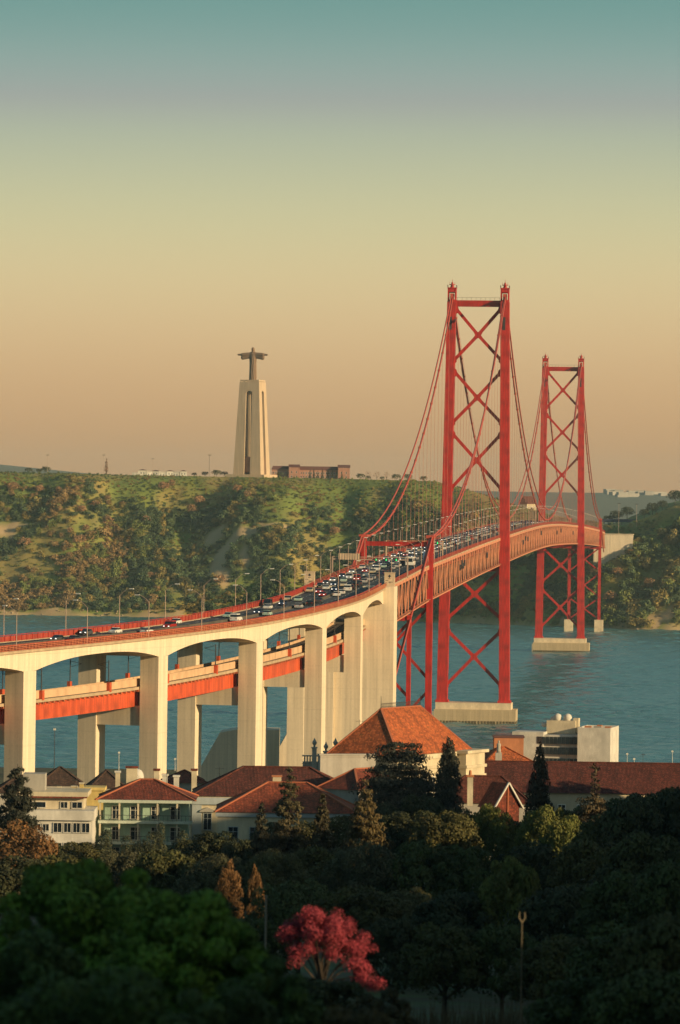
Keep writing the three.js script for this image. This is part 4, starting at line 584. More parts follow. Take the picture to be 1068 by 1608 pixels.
{
  const paint = { white: [.72, .72, .70], silver: [.42, .43, .44], black: [.018, .018, .02], 'dark grey': [.07, .075, .085], 'dark blue': [.02, .035, .09], red: [.35, .02, .015], 'pale green': [.40, .55, .48], beige: [.55, .46, .32], yellow: [.75, .45, .05] }, mats = {}; for (const k in paint) mats[k] = M(paint[k], .28, { metal: .1 });
  const lit = M([.9, .9, .85], .3); lit.emissive.setRGB(1.6, 1.5, 1.35); const unlit = M([.5, .5, .48], .2); const tail = M([.4, .015, .01], .4);
  const wheelGeo = new THREE.CylinderGeometry(.31, .31, .2, 10); wheelGeo.rotateZ(Math.PI / 2);
  const ex = (prof, w, inset = 0) => { const m = new MB(); m.prism(prof, -w / 2, w / 2, new THREE.Matrix4().makeRotationY(Math.PI / 2)); return m; };   // profile x = length (front at -), along -z after the turn
  const shapes = {
    hatchback: { body: [[-2.0, .28], [2.0, .28], [2.05, .75], [1.85, .98], [-.9, .98], [-1.9, .82], [-2.05, .55]], glass: [[-.95, .98], [1.86, .98], [1.45, 1.40], [-.2, 1.40]], roof: [[-.15, 1.40], [1.42, 1.40], [1.25, 1.48], [.05, 1.48]], w: 1.72, ax: 1.25 },
    saloon: { body: [[-2.2, .28], [2.2, .28], [2.25, .8], [2.15, .95], [-1.0, .95], [-2.1, .8], [-2.25, .55]], glass: [[-1.05, .95], [1.75, .95], [1.05, 1.36], [-.3, 1.36]], roof: [[-.25, 1.36], [1.0, 1.36], [.85, 1.44], [-.1, 1.44]], w: 1.76, ax: 1.38 },
    van: { body: [[-2.4, .3], [2.4, .3], [2.42, 1.2], [-1.3, 1.2], [-2.3, 1.0], [-2.45, .6]], glass: [[-1.35, 1.2], [2.42, 1.2], [2.35, 1.75], [-.75, 1.75]], roof: [[-.72, 1.75], [2.36, 1.75], [2.3, 2.0], [-.5, 2.0]], w: 1.9, ax: 1.5 },
  };
  const protos = {};
  function car(kind, color) {
    const key = kind + color; if (protos[key]) return dup(protos[key]);
    const s = shapes[kind], g = new THREE.Group(); g.name = numbered(kind === 'van' ? 'van' : 'car'); scene.add(g); protos[key] = g;
    ex(s.body, s.w).build('body', mats[color], g); ex(s.glass, s.w - .16).build('window_band', C.glass, g); ex(s.roof, s.w - .22).build('roof', mats[color], g);
    for (const x of [-1, 1]) { for (const z of [-1, 1]) { const o = mesh('wheel', wheelGeo, C.rubber, g); o.position.set(x * (s.w / 2 - .08), .31, z * s.ax); } }
    const fz = -s.body[6 in s.body ? 6 : 5][0]; for (const x of [-.6, .6]) { new MB().box(x, .68, fz - .05, .34, .16, .14).build('headlight', (kind + color).length % 3 ? unlit : lit, g); new MB().box(x * 1.08, .8, -(s.body[2][0]) + .04, .22, .2, .1).build('tail_light', tail, g); }
    return g;
  }
  // local +z is the front of each vehicle
  const r = rng(2024), used = [], cols = ['white', 'white', 'white', 'silver', 'silver', 'silver', 'black', 'black', 'dark grey', 'dark grey', 'dark grey', 'dark blue', 'dark blue', 'red', 'beige', 'pale green'];
  const place = (o, c, lane, where, key) => { const away = lane > 0; o.position.copy(c.p); o.rotation.y = c.turn + (away ? Math.PI : 0); };
  const spot = (q, lane) => q < 0 ? { p: onRoute(-q, lane, viaH(-q) + .01), turn: -heading(-q) } : { p: onBridge(q - 681, lane, deckH(q - 681) + .01), turn: -AXIS };
  const where = q => q < -140 ? 'on the curving viaduct' : q < 0 ? 'on the viaduct by the pylons' : q < 198 ? 'before the cable bent' : q < 681 ? 'before the near tower' : q < 1694 ? 'on the main span' : 'beyond the far tower';
  for (const lane of LANES) {
    const away = lane > 0; let q = -395 + r() * 20;
    while (q < 1900) {
      const dens = away ? (q < -200 ? 45 : q < -70 ? 26 : q < 400 ? 11 : q < 900 ? 14 : 19) : (q < -150 ? 75 : q < 60 ? 34 : q < 420 ? 26 : q < 900 ? 20 : 24);
      q += 6.5 + dens * (.35 + 1.1 * r()) ; if (q > 1880 || used.length > 292) break;
      const color = cols[Math.floor(r() * cols.length)], kind = r() < .12 ? 'van' : r() < .55 ? 'hatchback' : 'saloon'; if (q > 186 && q < 200 && lane === 5.0) continue; if (q > 225 && q < 245 && lane === 8.1) continue;
      const o = car(kind, color); place(o, spot(q, lane + (r() - .5) * .3), lane); tag(o, `${color} ${kind} ${away ? 'driving away' : 'coming nearer'} in the ${Math.abs(lane) < 3 ? 'inner' : Math.abs(lane) < 6 ? 'middle' : 'outer'} lane ${where(q)}`, kind === 'van' ? 'van' : 'car', (away ? 'traffic leaving ' : 'traffic arriving ') + where(q)); used.push(o);
    }
  }
  // box lorry, bus
  const tr = thing('lorry', 'blue and white box lorry beside the right leg of the cable bent', 'lorry'), blue = M([.06, .13, .28], .5), wht = M([.7, .7, .68], .5);
  new MB().box(0, 2.5, -1.2, 2.5, 2.9, 7.2).build('cargo_box', blue, tr); new MB().box(0, 3.97, -1.2, 2.52, .06, 7.2).build('box_roof', wht, tr); new MB().box(0, 1.7, 3.6, 2.4, 2.3, 2).build('cab', wht, tr); new MB().box(0, 2.2, 4.62, 2.1, .9, .06).build('windscreen', C.glass, tr); new MB().box(0, .85, .4, 2.1, .35, 8.6).build('chassis', C.darkSteel, tr);
  for (const x of [-1, 1]) for (const z of [-3.6, -2.4, 3.5]) { const o = mesh('wheel', wheelGeo, C.rubber, tr); o.position.set(x * 1.12, .5, z); o.scale.set(1.3, 1.6, 1.6); } place(tr, spot(232, 8.1), 8.1);
  const bus = thing('bus', 'pale bus in the middle lane just before the cable bent', 'bus'); new MB().box(0, 1.7, 0, 2.5, 2.7, 11).build('body', wht, bus); new MB().box(0, 2.1, 0, 2.54, 1.0, 10.2).build('window_band', C.glass, bus); new MB().box(0, 2.0, -5.52, 2.1, 1.2, .06).build('rear_window', C.glass, bus); for (const x of [-1, 1]) for (const z of [-3.4, 3.4]) { const o = mesh('wheel', wheelGeo, C.rubber, bus); o.position.set(x * 1.13, .5, z); o.scale.set(1.3, 1.6, 1.6); } place(bus, spot(192, 5), 5);
}

// ------------------------------------------------------------------ buildings of the near bank
const onGround = (px, d, dx = 0) => { const x = (px - 534) * d / FOCAL + dx; return V(x, northH(x, d), -d); };
{
  // palace with the big hipped roof, one corner towards the viewer
  const nc = at(625, 1186, 790), L = V(.454, 0, -.891), S = V(-.891, 0, -.454), c = nc.clone().addScaledVector(L, 13.85).addScaledVector(S, 6.45), eave = nc.y, g0 = northH(c.x, -c.z) - 2;
  const turn = Math.atan2(.891, .454), h = eave - g0 - .2, win = []; for (const y of [h - 5.2, h - 10.4]) for (let k = -4; k <= 4; k++) win.push(['front', k * 2.75, y, 1.2, 2.5]);
  const pal = boxHouse('palace', 'palace with big orange hipped tile roof and iron ridge cresting', 'palace', [c.x, g0, c.z], turn, 26.6, h, 12, W_.cream, R_.orange, 7.3, { over: .55, caps: 1, capMat: R_.ridge, windows: win, frame: W_.white });
  const trim = (y, hh, e) => new MB().box(0, y, 0, 26.6 + e, hh, 12 + e).build('cornice', W_.cream, pal); trim(h - .5, .8, 1.0); trim(h - 2.3, .35, .7); trim(h - 2.8, .4, .4); trim(h - 7.6, .4, .5);
  const cr = new MB(); for (let x = -7.2; x <= 7.2; x += .34) { cr.rod(V(x, h + 7.3, 0), V(x, h + 8.25, 0), .03, .03, 4, false); } cr.beam(V(-7.3, h + 8.1, 0), V(7.3, h + 8.1, 0), .05, .07); cr.beam(V(-7.3, h + 7.6, 0), V(7.3, h + 7.6, 0), .05, .07); for (const x of [-7.3, 7.3]) cr.rod(V(x, h + 7.1, 0), V(x, h + 9.4, 0), .09, .03, 6); cr.build('ridge_cresting', C.iron, pal);
  const pv = new MB(); pv.box(12.2, (h - .4) / 2, 6.6, 7.2, h - .4, 2.8); pv.build('projecting_bay', W_.cream, pal); for (const [y, e] of [[h - .15, 1.1], [h - 2.6, .6], [h - 4.2, .5], [h - 7.6, .5]]) new MB().box(12.2, y, 6.6, 7.2 + e, .5, 2.8 + e).build('cornice', W_.cream, pal);
  // stained attic wall and terrace with urn pillars on its left
  const tw = thing('terrace_wall', 'weathered grey attic wall at the left foot of the palace roof', 'wall', at(545, 1205, 786).setY(g0), .25); const ty = at(545, 1186, 786).y - g0; new MB().box(0, ty / 2, 0, 9.2, ty, 1.2).build('wall_block', W_.stained, tw); new MB().box(0, ty + .12, 0, 9.6, .24, 1.5).build('coping', W_.stained, tw);
  [[494, 1160, 'tall dark urn pillar nearest the balustrade corner'], [512, 1166, 'middle urn pillar left of the palace roof'], [527, 1160, 'urn pillar close against the palace roof']].forEach(([px, py, lab], i) => { const p = at(px, py, 806), b = at(px, 1200, 806).y - 3, u = thing('urn_pillar', lab, 'pillar', [p.x, b, p.z], 0, 'stone urn pillars by the palace roof'), H = p.y - b; new MB().box(0, (H - 1.6) / 2, 0, .75, H - 1.6, .75).build('shaft', i === 1 ? W_.grey : W_.stained, u); new MB().box(0, H - 1.5, 0, 1.0, .22, 1.0).build('pillar_cap', W_.stained, u); const pts = [[.12, 0], [.2, .1], [.16, .25], [.38, .6], [.42, .85], [.3, .95], [.18, 1.2], [.05, 1.5], [0, 1.52]].map(q => new THREE.Vector2(...q)); const ge = new THREE.LatheGeometry(pts, 10); ge.translate(0, H - 1.4, 0); mesh('urn', ge, W_.stained, u); });
  const bal = thing('balustrade', 'stone balustrade wall below the urn pillars', 'balustrade', at(500, 1200, 808).setY(g0)); { const y = at(500, 1196, 808).y - g0; new MB().box(0, y / 2, 0, 5.2, y, .7).build('base_wall', W_.grey, bal); new MB().box(0, y + .95, 0, 5.4, .2, .8).build('handrail', W_.stained, bal); for (let x = -2.3; x <= 2.4; x += .46) new MB().rod(V(x, y, 0), V(x, y + .86, 0), .12, .09, 7).build('baluster', W_.stained, bal); }
  const ch = thing('chimney_stack', 'slim ochre chimney right of the dark cypress', 'chimney', at(738, 1262, 775)); new MB().box(0, 2, 0, .9, 4.6, .8).build('shaft', W_.cream, ch); new MB().box(0, 4.4, 0, 1.2, .3, 1.1).build('chimney_cap', W_.ochre, ch); new MB().rod(V(0, 4.5, 0), V(0, 5.3, 0), .26, .2, 8).build('pot', W_.ochre, ch);

  // long dark roof on the right
  const lr = at(925, 1246, 838), lg = northH(lr.x, 838) - 2; lr.x = 52;
  const lw = []; for (let k = -8; k <= 8; k++) lw.push(['front', k * 3.3, lr.y - lg - 3, 1.3, 2]);
  boxHouse('long_house', 'long building with plain dark red tile roof behind the cypress', 'building', [lr.x, lg, -846], 0, 61, lr.y - lg, 15, W_.cream, R_.dark, 4.9, { gable: 1, caps: 1, windows: lw, over: .5, capMat: R_.dark });
  // low roof with the white edged gable
  const gr = at(760, 1262, 800), gg = northH(gr.x, 800) - 2; boxHouse('low_house', 'low dark red roofed house between the palace and the conical cypress', 'house', [gr.x, gg, -806], 0, 15, gr.y - gg, 9, W_.grey, R_.dark, 4.2, { caps: 1, over: .4, capMat: R_.dark });
  const gb = at(797, 1264, 784), gh = thing('gable_dormer', 'small gabled roof with white painted edges in front of the cypress', 'house', [gb.x, gg, -784], .5), y0 = gb.y - gg; new MB().prism([[-2.2, y0 - 6], [2.2, y0 - 6], [2.2, y0], [0, y0 + 3.3], [-2.2, y0]], -5, 0).build('wall', R_.red, gh);
  { const rf = new MB(); for (const s of [-1, 1]) { const q = [V(s * 2.7, y0 - .55, .3), V(0, y0 + 3.5, .3), V(0, y0 + 3.5, -5), V(s * 2.7, y0 - .55, -5)]; rf.face(s > 0 ? [q[0], q[3], q[2], q[1]] : q); } rf.build('roof', R_.red, gh); for (const s of [-1, 1]) new MB().beam(V(s * 2.75, y0 - .6, .36), V(0, y0 + 3.6, .36), .22, .34, V(0, 0, 1)).build('barge_board', W_.white, gh); new MB().beam(V(0, y0 - 1.2, .1), V(0, y0 + 3.3, .1), .18, .18).build('gable_rib', R_.ridge, gh); }
  // orange roof and statue finial behind the palace bay
  const oh = at(790, 1196, 870), og = northH(oh.x, 870) - 2; boxHouse('orange_roof_house', 'small orange tiled roof behind the palace bay', 'house', [oh.x, og, -874], .3, 8, oh.y - og, 7, W_.cream, R_.orange, 2.4, { caps: 1 });
  const sf = at(783, 1192, 850), sg = thing('roof_statue', 'pale stone figure finial standing on a roof pedestal beside the palace bay', 'statue', [sf.x, sf.y - 1.5, -850]); new MB().box(0, 1.3, 0, 1.1, 2.6, 1).build('pedestal', W_.stained, sg); { const pts = [[.01, 0], [.42, .02], [.36, .5], [.30, 1.0], [.38, 1.35], [.30, 1.6], [.10, 1.7], [.17, 1.85], [.18, 2.02], [.1, 2.15], [0, 2.18]].map(q => new THREE.Vector2(...q)), ge = new THREE.LatheGeometry(pts, 12); ge.scale(1, 1, .75); ge.translate(0, 2.6, 0); mesh('figure', ge, W_.stained, sg); }

  // cream house with pedimented window, hipped roof
  const b1 = at(313, 1250, 770), g1 = northH(-10, 770) - 2, h1 = b1.y - g1; const m1 = boxHouse('hipped_house', 'cream house with wide dark red hipped roof and pedimented window', 'house', [-9.6, g1, -778], 0, 26.5, h1, 16, W_.cream, R_.dark, 4.3, { over: .3, caps: 1, capMat: R_.dark, windows: [['front', -10.7, h1 - 4, 1.25, 2.6], ['front', -7.4, h1 - 4, 1.25, 2.6]], frame: W_.blueGrey });
  new MB().box(0, h1 - .75, 0, 27.3, 1.1, 16.8).build('cornice', W_.blueGrey, m1); new MB().box(-12.4, h1 / 2, 8.05, 1.5, h1 - 1.4, .3).build('corner_pilaster', W_.blueGrey, m1); for (const x of [-10.7, -7.4]) new MB().prism([[x - 1.3, h1 - 2.5], [x + 1.3, h1 - 2.5], [x + 1.1, h1 - 2.2], [x, h1 - 1.75], [x - 1.1, h1 - 2.2]], 8.0, 8.5).build('pediment', W_.grey, m1);
  const b2 = at(347, 1275, 745), g2 = northH(-8, 745) - 2, h2_ = b2.y - g2; const m2 = boxHouse('front_house', 'cream house with lower red hipped roof in front of the wide roof', 'house', [-7.6, g2, -752.5], 0, 21, h2_, 15, W_.cream, M([.36, .078, .034], .9, { map: T.tile, bump: T.tileBump, bumpScale: .06 }), 4.2, { over: .5, caps: 1, capMat: R_.ridge, windows: [['front', -8.1, h2_ - 3.4, 1.5, 2.3], ['front', -4.8, h2_ - 3.4, 1.5, 2.3], ['front', -1.4, h2_ - 3.4, 1.5, 2.3]], frame: W_.blueGrey }); new MB().box(0, h2_ - .4, 0, 21.6, .6, 15.6).build('cornice', W_.blueGrey, m2); chimney(m2, -1.6, h2_ + 2.4, -1, 1.3, 2.6, W_.cream, W_.ochre);
  // sunlit roof slope right of the conifers
  const b3 = at(530, 1235, 772), g3 = northH(2, 772) - 2; boxHouse('side_house', 'red roofed house wing between the conifers and the palace', 'house', [4.4, g3, -770], .9, 13, b3.y - g3, 8, W_.grey, R_.red, 3, { caps: 1, capMat: R_.ridge });

  // balcony house
  const bh = at(235, 1258, 755), gB = northH(bh.x, 755) - 2, hB = bh.y - gB, bal2 = boxHouse('balcony_house', 'pale green apartment house with two tiers of columned balconies', 'house', [-29.6, gB, -763], 0, 13.2, hB, 11, W_.mint, R_.red, 2.9, { over: 1.2, caps: 1, capMat: R_.ridge, windows: [[-4.6, 1.2], [-1.6, 1.5], [1.5, 1.2], [4.6, 1.5]].flatMap(([x, w]) => [1.95, 5.2, 8.4].map(y => ['front', x, hB - y, w, 2.0])), frame: W_.white });
  for (const y of [-.15, -3.35, -6.6]) { new MB().box(0, hB + y, 6.4, 14.6, .42, 2.0).build('balcony_slab', W_.paleMint, bal2); if (y < -1) { const rl = sub('balcony_railing', bal2); for (let x = -7; x <= 7.01; x += .7) new MB().box(x, hB + y + .62, 7.3, .05, .85, .05).build('baluster', C.darkSteel, rl); new MB().box(0, hB + y + 1.06, 7.3, 14.3, .07, .08).build('handrail', C.darkSteel, rl); } }
  for (const x of [-7.0, -4.0, -1.1, 1.9, 4.95, 7.0]) for (const y of [-3.35, -6.6]) new MB().box(x, hB + y + 1.72, 7.12, .26, 2.8, .26).build('column', W_.cream, bal2);
  // white terraced block at the left
  const wb = at(100, 1250, 745), gW = northH(wb.x, 745) - 2, hW = wb.y - gW, blk = thing('terraced_block', 'white apartment block with stepped terraces and ribbon windows at the left', 'building', [-43, gW, -752]);
  new MB().box(0, (hW - 3.2) / 2, 0, 11.4, hW - 3.2, 12).build('wall', W_.white, blk); new MB().box(-.6, hW - 1.7, -1.2, 9.6, 2.9, 9).build('top_storey', W_.cream, blk); new MB().box(-.4, hW + .1, -.8, 10.6, .7, 10.4).build('roof_slab', W_.cream, blk); new MB().box(-.4, hW - .38, -.8, 10.2, .22, 10.3).build('red_band', R_.red, blk); new MB().box(0, hW - 3.0, .4, 11.9, 1.5, 12.2).build('terrace_parapet', W_.white, blk); new MB().box(-3.6, hW + 1.7, -1, 3.4, 2.6, 4).build('roof_block', W_.grey, blk);
  for (const [x, y, w, hh] of [[-3.4, -1.6, 3.6, .9], [1.2, -1.6, 1.1, 1.0], [3.2, -1.6, 1.6, 1.0], [-4.0, -4.9, 1.0, 1.1], [-2.7, -4.9, 1.0, 1.1], [-1.4, -4.9, 1.0, 1.1], [.4, -4.9, 1.3, 1.5], [1.9, -4.9, 1.1, 1.5], [3.3, -4.9, 1.1, 1.5], [4.7, -4.9, 1.2, 1.5], [.4, -8, 1.3, 1.6], [1.9, -8, 1.1, 1.6], [3.3, -8, 1.1, 1.6], [4.7, -8, 1.2, 1.6], [-2.4, -8, 1.6, 1.2]]) { const z = y > -2 ? 3.3 : 6, wn = sub('window', blk), f = new MB(); f.box(x - w / 2, hW + y, z + .06, .1, hh, .14); f.box(x + w / 2, hW + y, z + .06, .1, hh, .14); f.box(x, hW + y + hh / 2, z + .06, w, .1, .138); f.box(x, hW + y - hh / 2, z + .08, w + .1, .12, .2); f.box(x, hW + y, z + .05, .06, hh, .1); f.build('window_frame', W_.white, wn); new MB().box(x, hW + y, z + .014, w, hh, .02).build('pane', C.glass, wn); }
  // sunlit yellow chimneys and roofs behind
  [[93, 1244, 1237, 5, 'leftmost small yellow lit chimney above the white block'], [117, 1250, 1236, 9, 'wide yellow lit chimney above the white block'], [128, 1250, 1231, 6, 'tall yellow lit chimney above the white block']].forEach(([px, y1, y0, w, lab]) => { const p = at(px, y1, 770), q = at(px, y0, 770), t = thing('roof_chimney', lab, 'chimney', [p.x, p.y - 2.5, p.z]); new MB().box(0, (q.y - p.y + 2.5) / 2, 0, w / 9.9, q.y - p.y + 2.5, .9).build('shaft', W_.yellow, t); new MB().box(0, q.y - p.y + 2.62, 0, w / 9.9 + .2, .24, 1.1).build('chimney_cap', W_.cream, t); });
  { const p = at(145, 1262, 775), g = northH(p.x, 775) - 2; boxHouse('yellow_house', 'small sunlit yellow house behind the white block', 'house', [p.x, g, -779], 0, 3.4, p.y - g + 2, 5, W_.yellow, W_.yellow, 0, {}); }
  [[92, 1234, 70, 900, 'dark brown roof with shallow ridge behind the white block', R_.brown, 3.2], [165, 1238, 52, 880, 'dark brown roof between the white block and the balcony house', R_.brown, 3], [288, 1230, 60, 815, 'small red roof behind the balcony house', R_.red, 1.9], [30, 1246, 80, 880, 'dark roof at the left edge behind the conifer', R_.brown, 3]].forEach(([px, py, w, d, lab, mat, rh]) => { const p = at(px, py, d), g = northH(p.x, d) - 2; boxHouse('back_house', lab, 'house', [p.x, g, -d - 5], .1, w * d / FOCAL, p.y - g, 8, W_.grey, mat, rh, { caps: 1, capMat: mat }); });
  [[185, 1228, 1213, 7, 'slender cream chimney at the left of the chimney cluster'], [207, 1228, 1206, 17, 'broad cream chimney with red tile cap'], [246, 1226, 1210, 8, 'cream chimney with red cap right of the dome'], [259, 1230, 1218, 8, 'stubby white chimney above the balcony house ridge'], [277, 1230, 1220, 8, 'second stubby white chimney above the balcony house ridge'], [305, 1222, 1210, 8, 'cream chimney with red cap beside the wide dark roof'], [437, 1225, 1214, 12, 'white chimney on the wide dark roof']].forEach(([px, y1, y0, w, lab], i) => { const d = 796, p = at(px, y1, d), q = at(px, y0, d), t = thing('roof_chimney', lab, 'chimney', [p.x, p.y - 4, p.z]), H = q.y - p.y + 4; new MB().box(0, H / 2, 0, w / 9.6, H, 1).build('shaft', i === 3 || i === 4 || i === 6 ? W_.white : W_.cream, t); new MB().box(0, H + .15, 0, w / 9.6 + .3, .3, 1.3).build('chimney_cap', i === 1 || i === 2 || i === 5 ? R_.red : W_.white, t); });
  { const p = at(215, 1222, 800), t = thing('white_dome', 'white rounded dome among the chimneys', 'dome', [p.x, p.y - 3, p.z]); const ge = new THREE.SphereGeometry(1.15, 20, 12); ge.scale(1, 1.2, 1); ge.translate(0, 3.2, 0); mesh('shell', ge, W_.white, t); new MB().box(0, 1.4, 0, 2.2, 2.8, 2.2).build('base', W_.cream, t); }
}
// riverside block with roof domes
{
  const d = 1500, p = at(893, 1150, d), g = 4, H = at(893, 1152, d).y - g, x = px => (px - 893) * d / FOCAL, b = thing('riverside_block', 'white riverside office block with dark glass bands and roof domes', 'building', [p.x, g, -d - 9], -.2);
  new MB().box((x(812) + x(862)) / 2, (H + .2) / 2, 0, x(862) - x(812), H + .2, 17).build('left_wing', W_.white, b); new MB().box((x(862) + x(917)) / 2, (H - .6) / 2, -.5, x(917) - x(862) - .01, H - .6, 16).build('centre', W_.white, b);
  const rw = [x(917), x(969)]; new MB().box((rw[0] + rw[1]) / 2, (H + .6) / 2, .6, rw[1] - rw[0], H + .6, 18).build('right_wing', W_.white, b);
  for (const [xx, z, sx, sz] of [[(rw[0] + rw[1]) / 2, 9.35, rw[1] - rw[0], .5], [(rw[0] + rw[1]) / 2, -8.1, rw[1] - rw[0], .5], [rw[0] + .25, .6, .5, 17], [rw[1] - .25, .6, .5, 17]]) new MB().box(xx, H + 1.3, z, sx, 1.4, sz).build('parapet', W_.white, b);
  for (const y of [H - 2.2, H - 5.4, H - 8.8]) { const wn = sub('window_band', b); for (let k = 0; k < 10; k++) new MB().box(x(852) + .6 + k * 1.27, y, 8.56, 1.2, 2.2, .12).build('pane', C.glass, wn); }
  new MB().box(x(884), H + 1.6, -2, 9, 4, 7).build('plant_room', W_.cream, b); new MB().box(x(907), H + 2, -1, 1.6, 4.8, 3).build('stair_head', W_.cream, b);
  for (const [px, r, y] of [[877, 1.35, 4.4], [893, 1.35, 4.4], [856, .9, 2.2], [870, .9, 4]]) { const o = mesh('roof_dome', new THREE.SphereGeometry(r, 16, 12), W_.white, b); o.position.set(x(px), H + y, -.5); }
  const rr = rng(4); for (let k = 0; k < 9; k++) new MB().box(lerp(rw[0] + 1.5, rw[1] - 1.5, rr()), H + 1.1 + rr() * .5, -6 + rr() * 13, .8 + rr() * 1.4, 1.2 + rr(), .8 + rr() * 1.2).build('roof_machine', rr() < .5 ? W_.grey : W_.ochre, b);
  const q = at(800, 1180, 1480); boxHouse('red_warehouse', 'plain red wall of a warehouse left of the riverside block', 'building', [q.x, g, -1490], 0, 9, at(800, 1160, 1480).y - g, 10, W_.ochre, R_.slate, 0, {});
  for (const [px, py, lab] of [[985, 1182, 'white quay mast nearest the riverside block'], [996, 1190, 'short quay mast right of the riverside block'], [1056, 1178, 'white quay mast near the right edge'], [86, 1143, 'tall thin mast between the first two viaduct bents'], [187, 1180, 'short white mast on the water side left of the second bent'], [275, 1190, 'short mast left of the third bent']]) { const dd = px < 100 ? 1350 : 1630, t = at(px, py, dd), m = thing('quay_mast', lab, 'mast', [t.x, 3, -dd]); new MB().rod(V(0, 0, 0), V(0, t.y - 3, 0), .16, .08, 5).build('pole', px < 100 ? C.darkSteel : W_.white, m); new MB().box(0, t.y - 3.4, 0, .7, .5, .4).build('lamp_head', W_.white, m); }
  // sloping concrete anchorage arms behind the viaduct
  for (const [px, lab] of [[318, 'sloping concrete anchorage arm seen between the third and fourth bents'], [424, 'sloping concrete anchorage arm half hidden behind the fourth bent']]) { const dd = px < 400 ? 1440 : 1470, o = at(px, 1200, dd), k = dd / FOCAL, a = thing('anchorage_arm', lab, 'anchorage', [o.x, o.y, -dd]); new MB().prism([[-8 * k, -60], [120 * k, -60], [120 * k, 55 * k], [52 * k, 55 * k], [27 * k, 50 * k], [12 * k, 22 * k], [-8 * k, -14 * k]], -16, 0).build('sloping_wall', C.concrete, a); }
}

// television aerials on the roofs
[[120, 1222, 752, 'aerial on the roof slab of the white terraced block'], [262, 1212, 763, 'aerial on the balcony house ridge'], [345, 1204, 778, 'aerial on the left hip of the wide dark roof'], [480, 1196, 778, 'aerial on the right part of the wide dark roof'], [890, 1178, 846, 'aerial on the ridge of the long roof'], [1010, 1182, 846, 'aerial on the long roof near the right edge'], [565, 1130, 800, 'thin rod on the left hip of the palace roof']].forEach(([px, py, d, lab]) => { const p = at(px, py, d), t = thing('roof_aerial', lab, 'aerial', [p.x, p.y - 4.5, -d], px * .3); new MB().rod(V(0, 0, 0), V(0, 4.5, 0), .035, .03, 5).build('pole', C.iron, t); const m = new MB(); m.rod(V(-.7, 4.2, 0), V(.7, 4.2, 0), .02, .02, 4); for (let k = -3; k <= 3; k++) m.rod(V(k * .2, 4.2, -.35), V(k * .2, 4.2, .35), .015, .015, 4); m.build('antenna', C.iron, t); });

